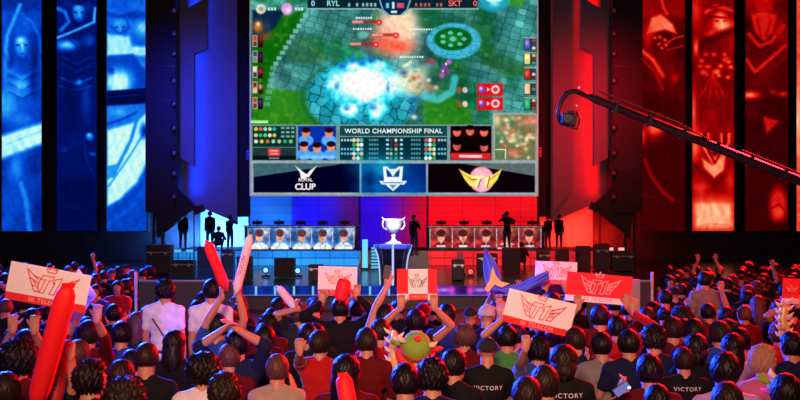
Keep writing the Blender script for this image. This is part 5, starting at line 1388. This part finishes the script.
# ------------------------------------------------------------------ barrier panels with poles on both sides
pole_m = mat('pale_pole', (.62, .62, .68), .35, .3)
for s, pxp, x0, x1, lr in ((-1, 136, 139, 243, 'left'), (1, 652, 585, 650, 'right')):
    Y = 15.2
    o = MB().tube([(0, 0, 0), (0, 0, P(0, 272, Y).z)], .022, 12).build('pale_pole', pole_m, None, True); o.location = (sx(pxp, Y), Y, 0)
    tag(o, 'thin pale upright pole at the end of the %s dark barrier' % lr, 'pole', 'poles at the barriers'); MB().box((0, 0, .01), (.3, .3, .02)).build('foot_plate', black, o)
    t = empty('dark_barrier', (sx((x0 + x1) / 2, Y), Y, 0)); w = sx(x1, Y) - sx(x0, Y); h = P(0, 281, Y).z
    tag(t, 'dark panelled barrier with a thin pale top rail beside the stage, %s' % lr, 'barrier', 'panelled barriers beside the stage')
    n = 3
    for k in range(n): MB().box((-w / 2 + w * (k + .5) / n, 0, h / 2), (w / n - .02, .06, h - .03)).build('panel', mat('barrier_panel_dark', (.022, .022, .03), .7), t)
    MB().tube([(-w / 2, 0, h), (w / 2, 0, h)], .016).build('top_rail', mat('rail_grey', (.3, .3, .36), .4, .4), t)
o = MB().box((0, 0, .8), (.12, .12, 1.6)).build('grey_post', mat('post_grey', (.28, .26, .26), .7)); o.location = (sx(635, 14.4), 14.4, 0); tag(o, 'short grey square post right of the bright red placard', 'post')
MB().box((0, 0, .01), (.3, .3, .02)).build('foot_plate', black, o)

# ------------------------------------------------------------------ stage people and gear
def SP(px, py_feet, Y, label, zfloor, **k): return posed(px, 0, label, Y=Y, floor=zfloor, vox=.02, group=None, **k)
cam_body = mat('camera_body', (.02, .02, .024), .45)
def small_camera(loc, yaw, label):
    t = empty('video_camera', loc, yaw); tag(t, label, 'camera')
    MB().box((0, 0, 0), (.14, .32, .16)).build('camera_housing', cam_body, t, bevel=.01); MB().tube([(0, .16, 0), (0, .28, 0)], [.05, .06], 12).build('lens', cam_body, t); MB().box((0, -.05, .12), (.03, .18, .03)).build('handle', cam_body, t)
SP(507, 0, 45.35, 'dark figure standing on the red riser before the portraits, filming', RISE, stand=True, L=dict(at=(-.16, .3, 1.45), d=(.3, 1, .2), n=(0, 0, 1), curl=.6), R=dict(at=(.16, .3, 1.45), d=(-.3, 1, .2), n=(0, 0, 1), curl=.6), sleeve='long', yaw=.3)
small_camera((sx(507, 45.35) - .06, 45.72, RISE + 1.56), .3, 'video camera held at the face of the figure on the red riser')
SP(522, 0, 43.2, 'dark figure crouching on the stage right of the filming figure', STZ, crouch=True, sleeve='long')
SP(414, 0, 43.6, 'dark figure in profile standing on the stage steps right of the trophy', STZ + .49, stand=True, hyaw=-1.2, yaw=-.6, sleeve='long', R=dict(at=(.20, .25, 1.2), d=(0, .6, 1), n=(-1, 0, 0), curl=.8))
SP(183, 0, 47.8, 'dark figure standing at far left on the blue stage wing', RISE, stand=True, sleeve='long')
SP(210, 0, 46.2, 'dark figure standing left of the crouching one on the blue stage wing', RISE, stand=True, sleeve='long', yaw=.4)
SP(218, 0, 45.6, 'dark figure crouching low between two standing figures on the blue wing', RISE, crouch=True, sleeve='long')
SP(230, 0, 45.8, 'dark figure standing nearest the blue desk on the stage wing', RISE, stand=True, sleeve='long', yaw=-.4, sc=.9, R=dict(at=(.2, .3, 1.3), d=(0, 1, .3), n=(-1, 0, 0), curl=.7))
SP(548, 0, 46.0, 'dark figure standing right beside the red desk', RISE, stand=True, sleeve='long', yaw=.5, sc=.9)
SP(559, 0, 45.7, 'dark figure standing second to the right of the red desk', RISE, stand=True, sleeve='long', yaw=-.5, sc=.92)
case_m = mat('flight_case', (.02, .02, .024), .5); grille = mat('grille', (.035, .035, .04), .7, bump=.5, nscale=300)
def case(px, py_top, py_bot, w_px, Y, z0, label, kind='flight'):
    w = w_px / F * Y; h = (py_bot - py_top) / F * Y
    t = empty('stage_speaker' if kind == 'speaker' else 'equipment_case', (sx(px, Y), Y, z0)); tag(t, label, 'speaker' if kind == 'speaker' else 'case', 'black equipment on the stage')
    MB().box((0, 0, h / 2), (w, .6, h)).build('cabinet' if kind == 'speaker' else 'body', case_m, t, bevel=.02)
    if kind == 'speaker':
        MB().box((0, -.31, h / 2), (w * .9, .03, h * .9)).build('grille', grille, t)
        for s in (-1, 1): MB().box((s * (w / 2 + .01), 0, h * .6), (.03, .2, .06)).build('handle', cam_body, t)
    else:
        MB().box((0, -.305, h * .75), (w * .98, .02, .03)).build('lid_edge', alu, t)
        for s in (-1, 1): MB().box((s * w * .3, -.32, h * .72), (.08, .03, .1)).build('latch', alu, t)
case(285, 258, 277, 20, 36.0, STZ, 'large black speaker cabinet standing before the blue riser', 'speaker')
case(207, 246, 268, 17, 42.0, STZ, 'black speaker left of the raised red stick tip', 'speaker')
case(228, 249, 268, 12, 42.3, STZ, 'black case between the two raised sticks on the stage')
case(160, 243, 272, 24, 38.0, STZ, 'wide black case at the far left of the stage')
case(184, 262, 279, 22, 36.0, STZ, 'low black case on the left front of the stage')
case(487, 262, 281, 20, 39.0, STZ, 'black case behind the blue flag tip')
case(511, 257, 281, 17, 39.5, STZ, 'black speaker right of the blue flag', 'speaker')
case(543, 251, 268, 12, 42.5, STZ, 'small black case below the two figures beside the red desk')
case(562, 251, 270, 12, 42.5, STZ, 'black speaker under the second figure beside the red desk', 'speaker')
case(583, 251, 275, 13, 41.0, STZ, 'black speaker below the lit red portal wall', 'speaker')
case(601, 249, 275, 14, 41.0, STZ, 'tall black case under the dark flag stand on the right')
case(622, 252, 272, 22, 40.0, STZ, 'wide black case at the far right of the stage')
case(458, 270, 290, 12, 34.5, STZ, 'small black case at the front centre right of the stage')
case(316, 272, 288, 14, 34, STZ, 'low black case behind the placard left of the trophy')
case(245, 264, 288, 14, 34.2, STZ, 'black case right behind the raised white stick', 'speaker')
# floor lights on the stage
k = 0
for px, py, colr, nm in ((266, 270, (90, 150, 255), 'blue'), (298, 270.5, (90, 150, 255), 'blue'), (316, 271, (90, 150, 255), 'blue'), (455.5, 271.5, (255, 60, 60), 'red'), (470.5, 271.5, (255, 60, 60), 'red')):
    Y = 36.0; p = P(px, py, Y); l = empty('floor_spotlight', (p.x, Y, STZ)); tag(l, 'small glowing %s stage floor spotlight, %s of its colour' % (nm, ['leftmost', 'middle', 'rightmost', 'left one', 'right one'][k]), 'lamp', 'floor spotlights on the stage'); k += 1
    h = p.z - STZ
    MB().box((0, 0, .03), (.3, .25, .06)).build('base', black, l); MB().tube([(0, 0, .05), (0, 0, h)], .02).build('stand', black, l)
    MB().tube([(0, .08, h), (0, -.08, h)], [.10, .12], 14).build('lamp_body', black, l); MB().ball((0, -.085, h), (.085, .03, .085)).build('lens', emis_mat('spot_' + nm, colr, 3.5), l)
# banner-like small stand in the middle of the stage
o = empty('pink_stand', (sx(460, 36.5), 36.5, STZ)); tag(o, 'narrow pink lit upright stand on the stage between two red floor lights', 'stand')
MB().box((0, 0, .5), (.22, .16, .72)).build('upright', mat('pink_stand_m', (.75, .3, .42), .6), o); MB().box((0, 0, .06), (.4, .3, .12)).build('base', black, o)
# bright work lamps at right
for px, nm in ((610, 'left'), (621, 'right')):
    p = P(px, 249, 41.5); l = empty('work_lamp', (p.x, 41.5, STZ)); tag(l, 'small pinkish white work lamp on the right of the stage, %s one' % nm, 'lamp', 'pinkish work lamps')
    h = p.z - STZ; MB().tube([(0, 0, 0), (0, 0, h)], .02).build('stand', black, l); MB().box((0, 0, h), (.30, .1, .16)).build('lamp_body', black, l)
    MB().box((0, -.06, h), (.25, .02, .12)).build('lens', emis_mat('work_glow', (255, 170, 170), 1.1), l)
for px, nm in ((178, 'left'), (190, 'right')):
    p = P(px, 251, 41.5); l = empty('work_lamp', (p.x, 41.5, STZ)); tag(l, 'small cyan work lamp on the left wing of the stage, %s one' % nm, 'lamp', 'cyan work lamps')
    h = p.z - STZ; MB().tube([(0, 0, 0), (0, 0, h)], .02).build('stand', black, l); MB().box((0, 0, h), (.34, .1, .18)).build('lamp_body', black, l)
    MB().box((0, -.06, h), (.30, .02, .13)).build('lens', emis_mat('work_glow_b', (90, 190, 255), .9), l)
# barn-door flag stand (dark panel on a pole) on both wings
for px, pt, lr in ((600, 204, 'right'), (194, 206, 'left')):
    Y = 44.5; s = 1 if lr == 'right' else -1
    l = empty('flag_stand', (sx(px, Y), Y, STZ)); tag(l, 'thin stand with a small tilted dark panel on top, %s stage wing' % lr, 'stand', 'panel stands on the wings')
    h = P(0, pt, Y).z - STZ
    MB().tube([(0, 0, 0), (0, 0, h)], .03).build('pole', black, l)
    m_ = MB()
    for a in (0, 2.1, 4.2): m_.tube([(0, 0, .25), (.35 * math.cos(a), .35 * math.sin(a), .01)], .018)
    m_.build('tripod', black, l)
    MB().box((-s * .22, 0, h - .16), (.52, .05, .34), (0, s * .38, 0)).build('dark_panel', black, l)

# ------------------------------------------------------------------ trophy on its plinth
Y = 32.0; z0 = STZ; zt = P(0, 244.5, Y).z
t = empty('trophy_plinth', (sx(393, Y), Y, z0)); tag(t, 'dark blue flared trophy plinth outlined with white light, centre stage', 'plinth')
H = zt - z0; navy = mat('plinth_navy', (.006, .008, .03), .45); glowm = emis_mat('plinth_glow', (175, 200, 255), 1.1)
prof = [(.40, 0), (.41, H * .25), (.43, H * .5), (.47, H * .72), (.53, H * .85), (.57, H * .94), (.58, H)]
mb = MB(); mb.lathe(prof, n=8); o = mb.build('body', navy, t)
MB().lathe([(.59, H * .90), (.60, H * .92), (.60, H), (.40, H + .01)], n=8).build('top_band', mat('plinth_band', (.05, .08, .5), .4, emis=(.01, .02, .30), estr=1), t)
for a in range(8):
    an = a * PI / 4; pts = [((rr + .012) * math.cos(an), (rr + .012) * math.sin(an), zz) for rr, zz in prof]
    if a != 6: MB().tube(pts, .024 if a in (0, 4) else .012, 8).build('light_edge', glowm if a in (0, 4) else mat('edge_dull', (.1, .15, .5), .4), t)
MB().tube([(0, -(rr + .02), zz) for rr, zz in prof], .034, 8).build('light_strip', glowm, t)
sil = mat('trophy_silver', (.85, .86, .92), .38, .85)
t = empty('trophy', (sx(393.5, Y), Y, zt + .012)); tag(t, 'silver cup trophy with wide handles standing on the outlined plinth', 'trophy')
MB().lathe([(.25, 0), (.25, .04), (.20, .07), (.12, .10), (.10, .13)], n=24).build('base', sil, t, smooth=True)
MB().lathe([(.10, .12), (.06, .17), (.05, .24), (.08, .28), (.05, .31), (.07, .35)], n=20).build('stem', sil, t, smooth=True)
MB().lathe([(.07, .34), (.16, .40), (.23, .50), (.26, .62), (.28, .74), (.33, .80), (.31, .81), (.26, .76), (.20, .60), (.05, .42)], n=28).build('cup', sil, t, smooth=True)
for s in (-1, 1):
    MB().tube([(s * .20, 0, .46), (s * .32, 0, .52), (s * .36, 0, .64), (s * .33, 0, .74), (s * .27, 0, .77)], .022, 10).build('handle', sil, t, smooth=True)
    MB().tube([(s * .30, 0, .80), (s * .36, 0, .84), (s * .36, 0, .88)], [.02, .02, .006], 8).build('rim_point', sil, t, smooth=True)
area('trophy_spot', (sx(393, Y), 27, 7), (sx(393, Y), Y, 2.35), .8, (.65, .7, 1.0), 110, math.radians(14))

# ------------------------------------------------------------------ camera crane
Yc = 20.0
t = empty('camera_crane', (9.6, Yc, 0)); tag(t, 'long dark camera crane arm reaching in from the right across the red screens', 'crane')
L0 = t.location
A = P(588, 96, Yc); B = P(800, 181, Yc); Dn = (B - A); C = A + Dn * 1.32
def seg(a, b, r, nm, m, n=8): return MB().tube([a - L0, b - L0], r, n).build(nm, m, t)
jm = mat('crane_black', (.03, .025, .03), .4, .3); jr = mat('crane_rail', (.10, .03, .03), .75, .0)
mb = MB(); n = 12
mb.tube([A - L0, A.lerp(C, .03) - L0, C - L0], [.06, .085, .10], 8); mb.build('arm', jm, t)
MB().tube([A - L0 + Vector((.2, 0, .10)), A.lerp(C, .32) - L0 + Vector((0, 0, .19)), A.lerp(C, .44) - L0 + Vector((0, 0, .09))], .016, 8).build('upper_cable', jr, t)
MB().tube([A.lerp(C, .55) - L0 + Vector((0, 0, .15)), C - L0 + Vector((0, 0, .14))], .018, 8).build('upper_rod', jr, t)
for k in range(7):
    q = A.lerp(C, .1 + k * .12) - L0; MB().box(q, (.06, .2, .22), (0, .38, 0)).build('arm_clamp', jm, t)
# head: curved neck, pan box and camera
N = [P(588, 96, Yc), P(575, 91, Yc), P(567, 93, Yc), P(561, 102, Yc), P(558, 114, Yc), P(560, 123, Yc)]
MB().tube([q - L0 for q in N], [.06, .05, .05, .045, .045, .04], 10).build('neck', jm, t, smooth=True)
q = P(568, 120, Yc) - L0; MB().box(q, (.30, .36, .22), (0, .2, 0)).box(q + Vector((.05, 0, .14)), (.16, .3, .08)).build('camera_body', jm, t, bevel=.02)
MB().tube([q + Vector((-.05, -.18, 0)), q + Vector((-.06, -.34, 0))], [.07, .09], 14).build('camera_lens', jm, t)
MB().tube([P(560, 123, Yc) - L0, P(577, 129, Yc) - L0, P(580, 118, Yc) - L0, P(575, 110, Yc) - L0], .028, 8).build('cradle', jm, t, smooth=True)
MB().ball(P(578.5, 88, Yc) - L0 + Vector((0, -.07, 0)), .022).ball(P(576, 106, Yc) - L0 + Vector((0, -.07, 0)), .016).build('indicator_light', emis_mat('indicator', (220, 170, 200), 1.0), t)
Cl = C - L0
MB().box((Cl.x - .1, 0, Cl.z - .14), (.34, .3, .3)).box((Cl.x + 1.0, 0, Cl.z - .35), (.4, .35, .4)).tube([(Cl.x, 0, Cl.z), (Cl.x + 1.1, 0, Cl.z - .35)], .09).build('counterweight', jm, t)
MB().tube([(Cl.x - .1, 0, .6), (Cl.x - .1, 0, Cl.z - .1)], .08).build('column', jm, t)
for a in (0.5, 2.6, 4.7): MB().tube([(Cl.x - .1, 0, .9), (Cl.x - .1 + .75 * math.cos(a), .75 * math.sin(a), .03)], .035).build('leg', jm, t)
